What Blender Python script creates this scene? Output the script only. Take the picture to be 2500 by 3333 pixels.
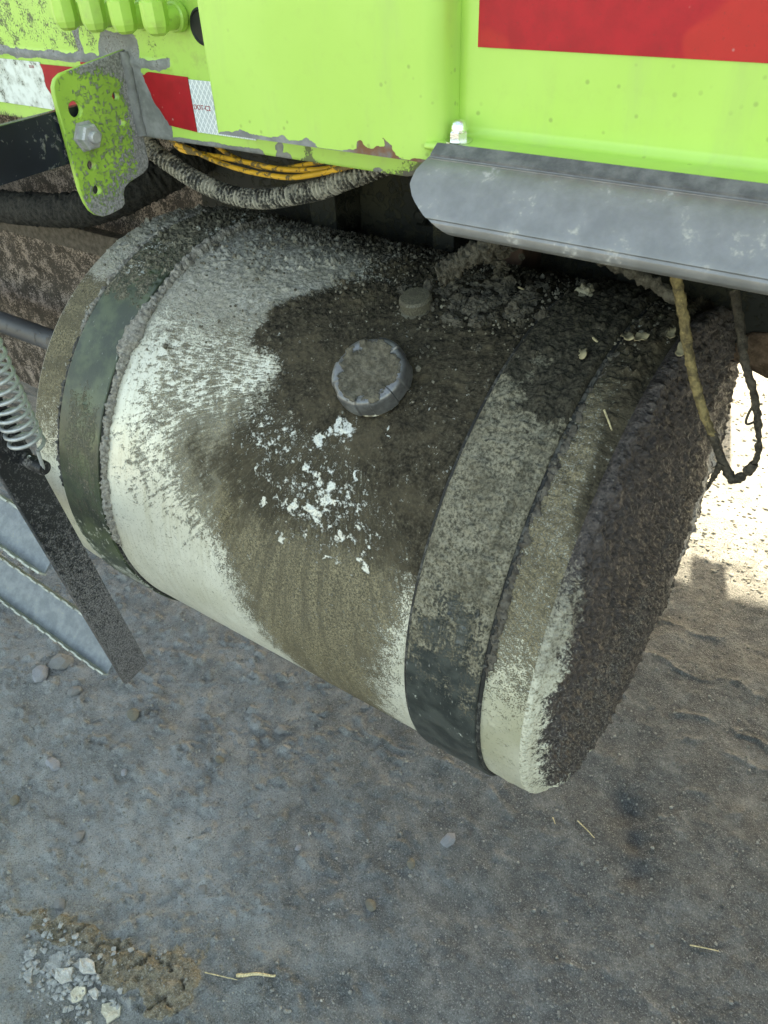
import bpy, bmesh, math, random
import numpy as np
from mathutils import Vector, Matrix
random.seed(7); rng = np.random.default_rng(11)
for o in list(bpy.data.objects): bpy.data.objects.remove(o)
S = bpy.context.scene; COL = S.collection
R_ = math.radians

# ------------------------------------------------------------------ camera
YAW, PIT, ROL = -0.6311, -0.6804, -0.0505
fw = Vector((math.sin(YAW)*math.cos(PIT), math.cos(YAW)*math.cos(PIT), math.sin(PIT)))
rt = Vector((math.cos(YAW), -math.sin(YAW), 0)); up = rt.cross(fw)
r2 = math.cos(ROL)*rt + math.sin(ROL)*up; u2 = -math.sin(ROL)*rt + math.cos(ROL)*up
cam = bpy.data.cameras.new('camera'); co = bpy.data.objects.new('camera', cam); COL.objects.link(co)
m = Matrix((r2, u2, -fw)).transposed().to_4x4(); m.translation = Vector((0.1632, -0.7837, 1.3829)); co.matrix_world = m
cam.sensor_fit = 'VERTICAL'; cam.sensor_height = 8.6; cam.sensor_width = 6.45
cam.lens = 8.6*2475.5/3333.0
cam.clip_start = 0.02; cam.clip_end = 600
cam.dof.use_dof = True; cam.dof.focus_distance = 0.92; cam.dof.aperture_fstop = 5.0
S.camera = co
# ------------------------------------------------------------------ light
SUN_AZ, SUN_EL = R_(-15.0), R_(38.3)
W = bpy.data.worlds.new('World'); S.world = W; W.use_nodes = True
nt = W.node_tree; nt.nodes.clear()
sky = nt.nodes.new('ShaderNodeTexSky'); sky.sky_type = 'NISHITA'; sky.sun_disc = False
sky.sun_elevation = SUN_EL; sky.sun_rotation = SUN_AZ; sky.air_density = 1.0; sky.dust_density = 2.5; sky.ozone_density = 0.6
bg = nt.nodes.new('ShaderNodeBackground'); bg.inputs[1].default_value = 0.15
wo = nt.nodes.new('ShaderNodeOutputWorld')
nt.links.new(sky.outputs[0], bg.inputs[0]); nt.links.new(bg.outputs[0], wo.inputs[0])
sl = bpy.data.lights.new('sun', 'SUN'); sl.energy = 3.6; sl.angle = R_(0.53); sl.color = (1, .965, .93)
so = bpy.data.objects.new('sun', sl); COL.objects.link(so)
sv = Vector((math.sin(SUN_AZ)*math.cos(SUN_EL), math.cos(SUN_AZ)*math.cos(SUN_EL), math.sin(SUN_EL)))
so.rotation_euler = sv.to_track_quat('Z', 'Y').to_euler(); so.location = (0, 6, 8)
S.view_settings.view_transform = 'Standard'; S.view_settings.look = 'None'
S.view_settings.exposure = 2.6; S.view_settings.use_white_balance = True; S.view_settings.white_balance_temperature = 9100; S.view_settings.white_balance_tint = 4; S.view_settings.gamma = 1; S.view_settings.use_curve_mapping = False

# ------------------------------------------------------------------ numpy noise
def _h(ix, iy, iz, s):
    n = (ix.astype(np.uint32)*np.uint32(374761393) + iy.astype(np.uint32)*np.uint32(668265263)
         + iz.astype(np.uint32)*np.uint32(2147483647) + np.uint32((s*1274126177) & 0xffffffff))
    n = (n ^ (n >> np.uint32(13)))*np.uint32(1274126177)
    n = (n ^ (n >> np.uint32(16)))*np.uint32(2246822519)
    n = n ^ (n >> np.uint32(15))
    return n.astype(np.float64)/4294967295.0
def vn(P, scale, seed=0):
    q = np.asarray(P, float)*scale; i = np.floor(q).astype(np.int64); f = q-i; f = f*f*f*(f*(f*6-15)+10)
    i = i.astype(np.int32); x, y, z = i[:, 0], i[:, 1], i[:, 2]; fx, fy, fz = f[:, 0], f[:, 1], f[:, 2]
    def L(a, b, t): return a+(b-a)*t
    return L(L(L(_h(x, y, z, seed), _h(x+1, y, z, seed), fx), L(_h(x, y+1, z, seed), _h(x+1, y+1, z, seed), fx), fy),
             L(L(_h(x, y, z+1, seed), _h(x+1, y, z+1, seed), fx), L(_h(x, y+1, z+1, seed), _h(x+1, y+1, z+1, seed), fx), fy), fz)
def fb(P, scale, octv=4, seed=0, g=.55):
    t = 0; a = 1; s = 0
    for k in range(octv): t = t+a*vn(P, scale*2.03**k, seed+k*17); s += a; a *= g
    return t/s
def ss(a, b, v):
    t = np.clip((v-a)/(b-a), 0, 1); return t*t*(3-2*t)
def sdp(px, py, poly):                       # signed distance to polygon, positive inside
    d = np.full(px.shape, 1e9); ins = np.zeros(px.shape, bool); n = len(poly)
    for k in range(n):
        ax, ay = poly[k]; bx, by = poly[(k+1) % n]
        ex, ey = bx-ax, by-ay; wx, wy = px-ax, py-ay
        t = np.clip((wx*ex+wy*ey)/(ex*ex+ey*ey+1e-12), 0, 1)
        d = np.minimum(d, (wx-ex*t)**2+(wy-ey*t)**2)
        c = ((ay > py) != (by > py)) & (px < (bx-ax)*(py-ay)/(by-ay+1e-12)+ax); ins ^= c
    d = np.sqrt(d); return np.where(ins, d, -d)

# ------------------------------------------------------------------ materials
class Mat:
    def __init__(s, name):
        s.m = bpy.data.materials.new(name); s.m.use_nodes = True; s.t = s.m.node_tree; s.t.nodes.clear()
        s.o = s.t.nodes.new('ShaderNodeOutputMaterial'); s.tc = s.t.nodes.new('ShaderNodeTexCoord'); s.obj = s.tc.outputs['Object']
    def put(s, sock, v):
        if isinstance(v, bpy.types.NodeSocket): s.t.links.new(v, sock)
        elif v is not None:
            if isinstance(v, (tuple, list)):
                v = tuple(v)
                if sock.type == 'RGBA' and len(v) == 3: v = v+(1,)
            sock.default_value = v
    def ma(s, op, a, b=None, c=None, clamp=False):
        n = s.t.nodes.new('ShaderNodeMath'); n.operation = op; n.use_clamp = clamp
        s.put(n.inputs[0], a); s.put(n.inputs[1], b)
        if c is not None: s.put(n.inputs[2], c)
        return n.outputs[0]
    def noise(s, scale, detail=4, rough=.55, vec=None, dist=0):
        n = s.t.nodes.new('ShaderNodeTexNoise'); s.put(n.inputs['Vector'], vec or s.obj); s.put(n.inputs['Scale'], scale)
        n.inputs['Detail'].default_value = detail; n.inputs['Roughness'].default_value = rough; n.inputs['Distortion'].default_value = dist
        return n.outputs['Fac']
    def vor(s, scale, feature='F1', vec=None, out='Distance', rnd=1):
        n = s.t.nodes.new('ShaderNodeTexVoronoi'); n.feature = feature; s.put(n.inputs['Vector'], vec or s.obj); s.put(n.inputs['Scale'], scale)
        n.inputs['Randomness'].default_value = rnd
        return n.outputs[out]
    def mapping(s, vec=None, scale=(1, 1, 1), rot=(0, 0, 0)):
        n = s.t.nodes.new('ShaderNodeMapping'); s.put(n.inputs[0], vec or s.obj); n.inputs['Scale'].default_value = scale; n.inputs['Rotation'].default_value = rot
        return n.outputs[0]
    def attr(s, name, vec=False):
        n = s.t.nodes.new('ShaderNodeAttribute'); n.attribute_name = name
        return n.outputs['Vector' if vec else 'Fac']
    def mix(s, f, a, b):
        n = s.t.nodes.new('ShaderNodeMix'); n.data_type = 'RGBA'
        s.put(n.inputs[0], f); s.put(n.inputs[6], a); s.put(n.inputs[7], b); return n.outputs[2]
    def mf(s, f, a, b):
        n = s.t.nodes.new('ShaderNodeMix'); n.data_type = 'FLOAT'
        s.put(n.inputs[0], f); s.put(n.inputs[2], a); s.put(n.inputs[3], b); return n.outputs[0]
    def rng(s, v, a, b, c=0., d=1.):
        n = s.t.nodes.new('ShaderNodeMapRange'); n.interpolation_type = 'SMOOTHSTEP'
        for k, q in enumerate((v, a, b, c, d)): s.put(n.inputs[k], q)
        return n.outputs[0]
    def cov(s, c, n, k=6., amp=1.6):          # coverage mask c broken up by noise n
        v = s.ma('MULTIPLY_ADD', s.ma('SUBTRACT', n, .5), amp, c)
        return s.ma('MULTIPLY_ADD', s.ma('SUBTRACT', v, .5), k, .5, clamp=True)
    def bump(s, h, strength=.5, dist=.002, nrm=None):
        n = s.t.nodes.new('ShaderNodeBump'); n.inputs['Strength'].default_value = strength; n.inputs['Distance'].default_value = dist
        s.put(n.inputs['Height'], h)
        if nrm is not None: s.put(n.inputs['Normal'], nrm)
        return n.outputs[0]
    def bsdf(s, col, rough=.7, metal=0., nrm=None, spec=None, coat=None):
        n = s.t.nodes.new('ShaderNodeBsdfPrincipled'); s.put(n.inputs['Base Color'], col); s.put(n.inputs['Roughness'], rough); s.put(n.inputs['Metallic'], metal)
        if nrm is not None: s.put(n.inputs['Normal'], nrm)
        if spec is not None: s.put(n.inputs['Specular IOR Level'], spec)
        if coat: n.inputs['Coat Weight'].default_value = coat; n.inputs['Coat Roughness'].default_value = .12
        s.t.links.new(n.outputs[0], s.o.inputs[0]); return s.m

def m_shell():
    k = Mat('aluminium_with_mud'); mud, dust, film, wht, strk, cl = [k.attr(a) for a in ('mud', 'dust', 'film', 'white', 'streak', 'tint')]
    cyl = k.attr('cyl', True); rad = k.attr('rad', True)
    nf = k.noise(330, 3, .65); nm = k.noise(95, 6, .68); nl = k.noise(20, 5, .62); n8 = k.noise(560, 2, .6)
    st = k.noise(1.0, 4, .66, k.mapping(rad, (66, 52, 1))); s2 = k.noise(1.0, 3, .6, k.mapping(rad, (20, 7, 1)))      # splash streaks fanning out from the filler
    vert = k.noise(1.0, 3, .6, k.mapping(cyl, (160, 9, 1)))
    gr = k.ma('MULTIPLY_ADD', nf, .5, k.ma('MULTIPLY', nm, .5))
    paint = k.mix(k.rng(nl, .35, .7), (.60, .585, .49), (.69, .675, .575))
    paint = k.mix(k.ma('MULTIPLY', k.rng(vert, .46, .72), .45), paint, (.44, .41, .29))
    paint = k.mix(k.ma('MULTIPLY', k.rng(nf, .57, .66), .6), paint, (.20, .18, .12))
    paint = k.mix(k.ma('MULTIPLY', cl, .75), paint, (.42, .40, .28))
    dustc = k.mix(k.rng(gr, .36, .62), (.15, .14, .11), (.44, .415, .36)); dustc = k.mix(k.ma('MULTIPLY', k.rng(nl, .4, .62), .5), dustc, (.20, .185, .14))
    filmc = k.mix(k.rng(k.ma('MULTIPLY_ADD', n8, .6, k.ma('MULTIPLY', nf, .4)), .40, .62), (.045, .037, .021), (.24, .20, .122)); filmc = k.mix(k.ma('MULTIPLY', k.rng(s2, .42, .62), .6), filmc, (.06, .049, .030))
    mudc = k.mix(k.rng(gr, .38, .66), (.016, .013, .0085), (.082, .069, .046)); mudc = k.mix(k.ma('MULTIPLY', k.rng(nl, .45, .68), .6), mudc, (.092, .075, .048))
    a_f = k.cov(film, k.ma('MULTIPLY_ADD', n8, .5, k.ma('MULTIPLY_ADD', st, .22, k.ma('MULTIPLY', nm, .28))), 3.5, 3.2)
    a_s = k.cov(strk, k.ma('MULTIPLY_ADD', st, .42, k.ma('MULTIPLY_ADD', n8, .26, k.ma('MULTIPLY', nm, .32))), 3.2, 3.6)
    a_d = k.cov(dust, k.ma('MULTIPLY_ADD', nf, .45, k.ma('MULTIPLY_ADD', st, .2, k.ma('MULTIPLY', nm, .35))), 2.6, 2.8)
    a_m = k.cov(mud, k.ma('MULTIPLY_ADD', nf, .35, k.ma('MULTIPLY_ADD', st, .3, k.ma('MULTIPLY', nm, .35))), 3., 2.6)
    c = k.mix(k.ma('MULTIPLY', a_d, .93), paint, dustc)
    c = k.mix(k.ma('MULTIPLY', a_s, .85), c, filmc)
    c = k.mix(k.ma('MULTIPLY', a_f, .95), c, filmc)
    c = k.mix(a_m, c, mudc)
    a_w = k.cov(wht, k.ma('MULTIPLY_ADD', nf, .35, k.ma('MULTIPLY', nm, .65)), 5, 4.)
    c = k.mix(k.ma('MULTIPLY', a_w, k.rng(n8, .3, .55, .4, .9)), c, (.60, .60, .54))
    dirt = k.ma('MAXIMUM', k.ma('MAXIMUM', a_d, a_m), k.ma('MAXIMUM', a_f, a_s))
    dirt = k.ma('MULTIPLY', dirt, k.ma('SUBTRACT', 1, a_w))
    h = k.ma('MULTIPLY', dirt, k.ma('ADD', k.ma('MULTIPLY', nf, .45), k.ma('MULTIPLY_ADD', nm, .9, k.ma('MULTIPLY', st, .5))))
    return k.bsdf(c, k.mf(dirt, .42, .92), k.mf(dirt, .25, 0.), k.bump(h, .9, .0024), k.mf(dirt, .5, .2))

def m_strap(dark_low):
    k = Mat('strap_steel_with_mud'); mud, dust, wht = k.attr('mud'), k.attr('dust'), k.attr('white'); cyl = k.attr('cyl', True)
    nf = k.noise(330, 3, .65); nm = k.noise(110, 5, .66); nl = k.noise(28, 4, .6); gr = k.ma('MULTIPLY_ADD', nf, .65, k.ma('MULTIPLY', nm, .35))
    sc = k.noise(1, 3, .6, k.mapping(cyl, (330, 60, 1), (0, 0, .5)))
    base = k.mix(k.rng(nl, .4, .62), (.028, .038, .022) if not dark_low else (.02, .024, .022), (.066, .085, .042) if not dark_low else (.05, .056, .05))
    base = k.mix(k.ma('MULTIPLY', k.rng(sc, .66, .72), .7), base, (.42, .42, .38))
    dustc = k.mix(k.rng(gr, .36, .63), (.05, .045, .032), (.25, .228, .168)); dustc = k.mix(k.ma('MULTIPLY', k.rng(nl, .42, .62), .55), dustc, (.075, .066, .046))
    a_d = k.cov(dust, k.ma('MULTIPLY_ADD', nf, .4, k.ma('MULTIPLY_ADD', k.noise(1, 4, .65, k.mapping(cyl, (230, 22, 1))), .35, k.ma('MULTIPLY', nm, .25))), 3, 3.2)
    c = k.mix(a_d, base, dustc)
    a_m = k.cov(mud, nm, 7, 1.7); c = k.mix(a_m, c, k.mix(k.rng(gr, .36, .66), (.014, .0125, .009), (.072, .064, .046)))
    a_w = k.cov(wht, k.ma('MULTIPLY_ADD', nf, .35, k.ma('MULTIPLY', nm, .65)), 12, 2.2); c = k.mix(a_w, c, (.42, .43, .38))
    dirt = k.ma('MAXIMUM', a_d, a_m)
    h = k.ma('MULTIPLY', k.ma('ADD', dirt, .12), k.ma('ADD', k.ma('MULTIPLY', nf, .6), k.ma('MULTIPLY', nm, .9)))
    return k.bsdf(c, k.mf(dirt, .34, .92), 0., k.bump(h, .9, .0022), k.mf(dirt, .5, .2))

def m_mud(name, dark, light, rough=.95, scale=90, wet=None, b=.8, spec=.25):
    k = Mat(name); n = k.noise(scale, 5, .65); f = k.noise(scale*4, 3, .6)
    c = k.mix(k.rng(n, .32, .68), dark, light); c = k.mix(k.ma('MULTIPLY', k.rng(f, .6, .75), .35), c, tuple(min(1, v*1.9) for v in light))
    return k.bsdf(c, rough if wet is None else k.rng(n, .35, .65, wet, rough), 0., k.bump(k.ma('ADD', n, k.ma('MULTIPLY', f, .5)), b, .0025), spec)

def m_cap_end():
    k = Mat('wet_end_mud'); w, br, lw = k.attr('wet'), k.attr('bare'), k.attr('low'); n = k.noise(110, 5, .66); f = k.noise(330, 4, .65); gr = k.ma('MULTIPLY_ADD', f, .6, k.ma('MULTIPLY', n, .4))
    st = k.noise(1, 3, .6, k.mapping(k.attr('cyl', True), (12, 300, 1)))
    c = k.mix(k.rng(gr, .36, .64), (.013, .0105, .0095), (.088, .071, .064))
    c = k.mix(k.ma('MULTIPLY', k.cov(k.attr('dust'), f, 5, 3.), .8), c, (.22, .205, .175))
    c = k.mix(k.ma('MULTIPLY', w, k.rng(st, .36, .52)), c, (.50, .455, .42))  # pale streaks paint a reflection of sunlit ground into the glossy strip
    edge = k.mix(lw, k.mix(k.rng(gr, .36, .64), (.055, .048, .036), (.24, .22, .17)), k.mix(k.rng(gr, .34, .56), (.20, .185, .12), (.60, .585, .47)))
    b = k.cov(br, gr, 3, 2.6); c = k.mix(b, c, edge)
    rg = k.mf(w, k.mf(b, k.rng(f, .4, .6, .30, .7), .85), .24)
    return k.bsdf(c, rg, 0., k.bump(k.ma('ADD', n, k.ma('MULTIPLY', f, .9)), .9, .0035), .45)


LIME_A, LIME_B = (.37, .59, .105), (.40, .625, .125)
def m_lime(name, wear=False, dirty=.25):
    k = Mat(name); nl = k.noise(9, 4, .55); nm = k.noise(70, 5, .6); nf = k.noise(420, 3, .6)
    c = k.mix(k.rng(nl, .3, .7), LIME_A, LIME_B)
    sp = k.vor(85); spn = k.noise(14, 2, .5)
    spot = k.ma('MULTIPLY', k.rng(sp, .20, .07), k.rng(spn, .46, .58))
    c = k.mix(k.ma('MULTIPLY', spot, .7), c, (.22, .33, .07))
    c = k.mix(k.ma('MULTIPLY', k.rng(nm, .5, .8), dirty), c, (.26, .30, .09)); c = k.mix(k.ma('MULTIPLY', k.rng(k.noise(1, 5, .65, k.mapping(None, (26, 26, 5))), .46, .72), .22), c, (.30, .36, .16))
    rough = .33; h = k.ma('MULTIPLY', nm, .04); spec = .5
    if wear:
        a = k.attr('wear'); g = k.attr('grime')
        aw = k.cov(a, k.ma('MULTIPLY_ADD', nm, .8, k.ma('MULTIPLY', nf, .2)), 22, 1.5)
        ru = k.attr('rust')
        pr = k.mix(k.rng(nm, .35, .7), (.155, .158, .15), (.26, .258, .25)); pr = k.mix(k.ma('MULTIPLY', ru, k.rng(nm, .3, .6)), pr, (.17, .075, .035))
        ag = k.cov(g, k.ma('MULTIPLY_ADD', nf, .5, k.ma('MULTIPLY', nm, .5)), 7, 2.2)
        c = k.mix(aw, c, pr)
        c = k.mix(k.ma('MULTIPLY', ag, .85), c, (.11, .10, .075))
        rough = k.mf(k.ma('MAXIMUM', aw, ag), .4, .85); h = k.ma('SUBTRACT', k.ma('MULTIPLY', ag, nf), k.ma('MULTIPLY', aw, .6))
    return k.bsdf(c, rough, 0., k.bump(h, .6, .0012), spec)
def m_bracket():
    k = Mat('lime_bracket_worn'); nm = k.noise(190, 6, .72); nf = k.noise(400, 3, .65); nl = k.noise(24, 3, .5)
    a = k.attr('wear'); c = k.mix(k.rng(nl, .35, .65), (.25, .42, .06), (.33, .53, .075))
    fine = k.cov(k.ma('ADD', .16, k.ma('MULTIPLY', a, .2)), k.ma('MULTIPLY_ADD', nf, .6, k.ma('MULTIPLY', nm, .4)), 8, 2.2)
    c = k.mix(k.ma('MULTIPLY', fine, .8), c, (.13, .17, .06))
    aw = k.cov(a, k.ma('MULTIPLY_ADD', nm, .75, k.ma('MULTIPLY', nf, .25)), 5, 2.6)
    c = k.mix(aw, c, k.mix(k.rng(nf, .35, .65), (.16, .155, .15), (.34, .325, .32)))
    h = k.ma('MULTIPLY', aw, k.ma('ADD', .5, nf))
    return k.bsdf(c, k.mf(aw, .45, .9), 0., k.bump(h, .8, .0018))
def m_metal(name, a, b, rough=.35, metal=.9, scale=60, dirt=None, bumpd=.0006):
    k = Mat(name); n = k.noise(scale, 5, .6); f = k.noise(scale*6, 3, .6)
    c = k.mix(k.rng(n, .35, .65), a, b); r = k.rng(f, .3, .7, rough*.8, rough*1.25); mt = metal
    if dirt:
        d_ = k.rng(k.ma('MULTIPLY_ADD', f, .4, k.ma('MULTIPLY', n, .6)), dirt[1], dirt[1]+.1); c = k.mix(k.ma('MULTIPLY', d_, .85), c, dirt[0]); r = k.mf(d_, r, .9); mt = k.mf(d_, metal, 0.)
    return k.bsdf(c, r, mt, k.bump(k.ma('ADD', n, f), .4, bumpd))
def m_spat(name, base, spat, scale=120, lo=.52, rough=.5):            # black paint with dried mud spatter
    k = Mat(name); n = k.noise(scale, 4, .6, None, .6); l = k.noise(scale*.13, 3, .5); f = k.noise(scale*5, 2, .5)
    a = k.rng(k.ma('MULTIPLY_ADD', l, .5, k.ma('MULTIPLY', n, .75)), lo, lo+.07)
    c = k.mix(k.ma('MULTIPLY', a, .9), k.mix(k.rng(l, .3, .7), base, tuple(v*1.8 for v in base)), k.mix(f, spat, tuple(v*.7 for v in spat)))
    return k.bsdf(c, k.mf(a, rough, .95), 0., k.bump(k.ma('MULTIPLY', a, k.ma('ADD', 1, f)), .7, .0015), .4)
def m_plain(name, c, rough=.5, metal=0., var=.25, scale=60):
    k = Mat(name); n = k.noise(scale, 4, .6)
    return k.bsdf(k.mix(k.rng(n, .3, .7), tuple(v*(1-var) for v in c), tuple(min(1, v*(1+var)) for v in c)), rough, metal, k.bump(n, .25, .0008))
def m_tape(name, col, kind):
    k = Mat(name); n = k.noise(60, 5, .6); f = k.noise(500, 3, .6)
    c = k.mix(k.rng(n, .35, .7), col, tuple(v*.8 for v in col)); rough = .3; h = n
    if kind == 'white':
        v1 = k.mapping(None, (1, 1, 1), (0, R_(35), 0)); v2 = k.mapping(None, (1, 1, 1), (0, R_(-35), 0))
        def lines(v):
            s_ = k.t.nodes.new('ShaderNodeSeparateXYZ'); k.t.links.new(v, s_.inputs[0])
            return k.ma('ABSOLUTE', k.ma('SUBTRACT', k.ma('FRACT', k.ma('MULTIPLY', s_.outputs[0], 190)), .5))
        g = k.ma('MAXIMUM', k.rng(lines(v1), .40, .44), k.rng(lines(v2), .40, .44))
        c = k.mix(g, (.50, .54, .56), (.82, .84, .84)); c = k.mix(k.ma('MULTIPLY', k.rng(f, .62, .7), .5), c, (.2, .2, .17))
    elif kind == 'oldwhite':
        c = k.mix(k.rng(n, .42, .62), (.70, .73, .68), (.48, .50, .44)); c = k.mix(k.rng(k.ma('MULTIPLY_ADD', f, .4, k.ma('MULTIPLY', n, .6)), .56, .62), c, (.15, .15, .12)); rough = .55
    else:
        c = k.mix(k.ma('MULTIPLY', k.rng(k.noise(11, 2, .5), .56, .60), .55), c, (.52, .03, .02) if kind == 'big' else tuple(v*1.25 for v in col))  # on the wide tape the brighter blotches stand in for a reflection
        c = k.mix(k.ma('MULTIPLY', k.rng(k.vor(60), .1, .04), .6), c, (.5, .3, .28)); c = k.mix(k.ma('MULTIPLY', k.rng(f, .62, .72), .35), c, (.12, .03, .025))
    return k.bsdf(c, rough+.12, 0., k.bump(h, .15, .0006), .3)
def m_ground():
    k = Mat('compacted_grey_dirt'); dk, tan, pale = k.attr('damp'), k.attr('tan'), k.attr('pale')
    fr = k.noise(14, 14, .74); f2 = k.noise(90, 8, .75); nff = k.noise(620, 2, .5); nm = k.noise(45, 5, .6)
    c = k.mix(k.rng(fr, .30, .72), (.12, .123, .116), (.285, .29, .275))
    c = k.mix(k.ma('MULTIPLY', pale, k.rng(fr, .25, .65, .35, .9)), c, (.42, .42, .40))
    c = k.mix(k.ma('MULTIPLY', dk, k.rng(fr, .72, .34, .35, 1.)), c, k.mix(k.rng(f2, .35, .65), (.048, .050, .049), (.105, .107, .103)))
    t_ = k.ma('MULTIPLY', k.cov(tan, nm, 5, 1.8), k.rng(tan, .02, .25)); c = k.mix(k.ma('MULTIPLY', t_, .9), c, k.mix(k.rng(f2, .33, .67), (.09, .072, .045), (.30, .248, .165)))
    c = k.mix(k.ma('MULTIPLY', k.rng(nff, .62, .70), .45), c, (.46, .46, .42)); c = k.mix(k.ma('MULTIPLY', k.rng(f2, .42, .28), .6), c, (.05, .05, .044))
    sp = k.noise(380, 3, .6); c = k.mix(k.ma('MULTIPLY', k.rng(sp, .46, .34), .55), c, (.045, .046, .042)); c = k.mix(k.ma('MULTIPLY', k.rng(sp, .56, .68), .5), c, (.42, .42, .395))
    h = k.ma('ADD', k.ma('MULTIPLY', fr, 1.0), k.ma('ADD', f2, k.ma('MULTIPLY', sp, .7)))
    return k.bsdf(c, k.mf(dk, .95, .72), 0., k.bump(h, .8, .006), .3)

# ------------------------------------------------------------------ mesh helpers
def attach(o, parent):
    if parent is not None:
        o.parent = parent; o.matrix_parent_inverse = Matrix.Translation(parent.location).inverted()
def mkobj(name, mesh, mat, parent=None):
    o = bpy.data.objects.new(name, mesh); COL.objects.link(o)
    if mat is not None and len(mesh.materials) == 0: mesh.materials.append(mat)
    attach(o, parent); return o
def thing(name, label, cat, loc=(0, 0, 0), group=None):
    o = bpy.data.objects.new(name, None); COL.objects.link(o); o.location = loc; o.empty_display_size = .05
    tag(o, label, cat, group); return o
def tag(o, label=None, cat=None, group=None, kind=None):
    for a, b in (('label', label), ('category', cat), ('group', group), ('kind', kind)):
        if b: o[a] = b
    return o
def mesh_np(name, V, F, smooth=True, attrs=None):
    me = bpy.data.meshes.new(name); V = np.asarray(V, np.float32); F = np.asarray(F, np.int32)
    me.vertices.add(len(V)); me.vertices.foreach_set('co', V.ravel())
    k = F.shape[1]; me.loops.add(F.size); me.loops.foreach_set('vertex_index', F.ravel())
    me.polygons.add(len(F)); me.polygons.foreach_set('loop_start', np.arange(0, F.size, k, dtype=np.int32)); me.polygons.foreach_set('loop_total', np.full(len(F), k, np.int32))
    me.polygons.foreach_set('use_smooth', np.full(len(F), smooth))
    for a, v in (attrs or {}).items():
        v = np.asarray(v, np.float32)
        if v.ndim == 2: me.attributes.new(a, 'FLOAT_VECTOR', 'POINT').data.foreach_set('vector', v.ravel())
        else: me.attributes.new(a, 'FLOAT', 'POINT').data.foreach_set('value', v)
    me.update(calc_edges=True); me.validate(); return me
def gridf(nu, nv, wrapv=False):
    i, j = np.meshgrid(np.arange(nu-1), np.arange(nv if wrapv else nv-1), indexing='ij'); j2 = (j+1) % nv
    return np.stack([i*nv+j, (i+1)*nv+j, (i+1)*nv+j2, i*nv+j2], -1).reshape(-1, 4)
def pyobj(name, V, F, mat, parent=None, smooth=False):
    me = bpy.data.meshes.new(name); me.from_pydata([tuple(v) for v in V], [], [tuple(f) for f in F])
    for p in me.polygons: p.use_smooth = smooth
    me.update(); return mkobj(name, me, mat, parent)
def box(name, a, b, mat, parent=None, bev=.0015):
    bm = bmesh.new(); bmesh.ops.create_cube(bm, size=1)
    a, b = Vector(a), Vector(b); c, d = (a+b)/2, b-a
    for v in bm.verts: v.co = Vector((v.co.x*d.x, v.co.y*d.y, v.co.z*d.z))+c
    if bev: bmesh.ops.bevel(bm, geom=bm.edges[:], offset=bev, segments=2, profile=.6, affect='EDGES')
    me = bpy.data.meshes.new(name); bm.to_mesh(me); bm.free(); return mkobj(name, me, mat, parent)
def spline(pts, n):
    P = np.array(pts, float); m_ = len(P); t = np.linspace(0, m_-1, n); i = np.clip(t.astype(int), 0, m_-2); f = (t-i)[:, None]
    p0 = P[np.clip(i-1, 0, m_-1)]; p1 = P[i]; p2 = P[i+1]; p3 = P[np.clip(i+2, 0, m_-1)]
    return .5*((2*p1)+(-p0+p2)*f+(2*p0-5*p1+4*p2-p3)*f*f+(-p0+3*p1-3*p2+p3)*f**3)
def tube_v(path, rad, seg=12, closed=True, phase=0.):
    P = np.asarray(path, float); n = len(P); rad = np.broadcast_to(rad, (n,)) if np.ndim(rad) <= 1 else rad
    T = np.gradient(P, axis=0); T /= np.linalg.norm(T, axis=1)[:, None]+1e-12
    ref = np.array([0, 0, 1.]) if abs(T[0, 2]) < .9 else np.array([0, 1., 0]); A = np.zeros((n, 3)); a = np.cross(T[0], ref); a /= np.linalg.norm(a)
    for k in range(n):
        a = a-T[k]*(a@T[k]); a /= np.linalg.norm(a); A[k] = a
    B = np.cross(T, A); th = np.linspace(0, 2*np.pi, seg, endpoint=False)+phase
    V = P[:, None]+rad[:, None, None]*(np.cos(th)[None, :, None]*A[:, None]+np.sin(th)[None, :, None]*B[:, None])
    return V.reshape(-1, 3), gridf(n, seg, True), P
def tube(name, path, rad, mat, parent=None, seg=12, smooth=True, lump=0, lscale=200, seed=0, phase=0.):
    V, F, P = tube_v(path, rad, seg, phase=phase); n = len(P)
    if lump:
        c = np.repeat(P, seg, 0); N = V-c; N /= np.linalg.norm(N, axis=1)[:, None]+1e-9
        V = V+N*((fb(V, lscale, 3, seed)-.42)*2*lump)[:, None]
    V = np.vstack([V, P[0], P[-1]]); a, b = n*seg, n*seg+1
    F = [tuple(f) for f in F]+[(a, (j+1) % seg, j) for j in range(seg)]+[(b, (n-1)*seg+j, (n-1)*seg+(j+1) % seg) for j in range(seg)]
    return pyobj(name, V, F, mat, parent, smooth)
def lump_mesh(name, size, seed, sub=3, amp=.35, scale=2.2, flat=1.):
    bm = bmesh.new(); bmesh.ops.create_icosphere(bm, subdivisions=sub, radius=1); V = np.array([v.co for v in bm.verts])
    d_ = 1+(fb(V+seed*7.3, scale, 4, seed)-.5)*2*amp; V = V*d_[:, None]*np.array(size); V[:, 2] *= flat
    for v, c in zip(bm.verts, V): v.co = c
    me = bpy.data.meshes.new(name); bm.to_mesh(me); bm.free()
    for p in me.polygons: p.use_smooth = sub > 2
    return me
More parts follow.
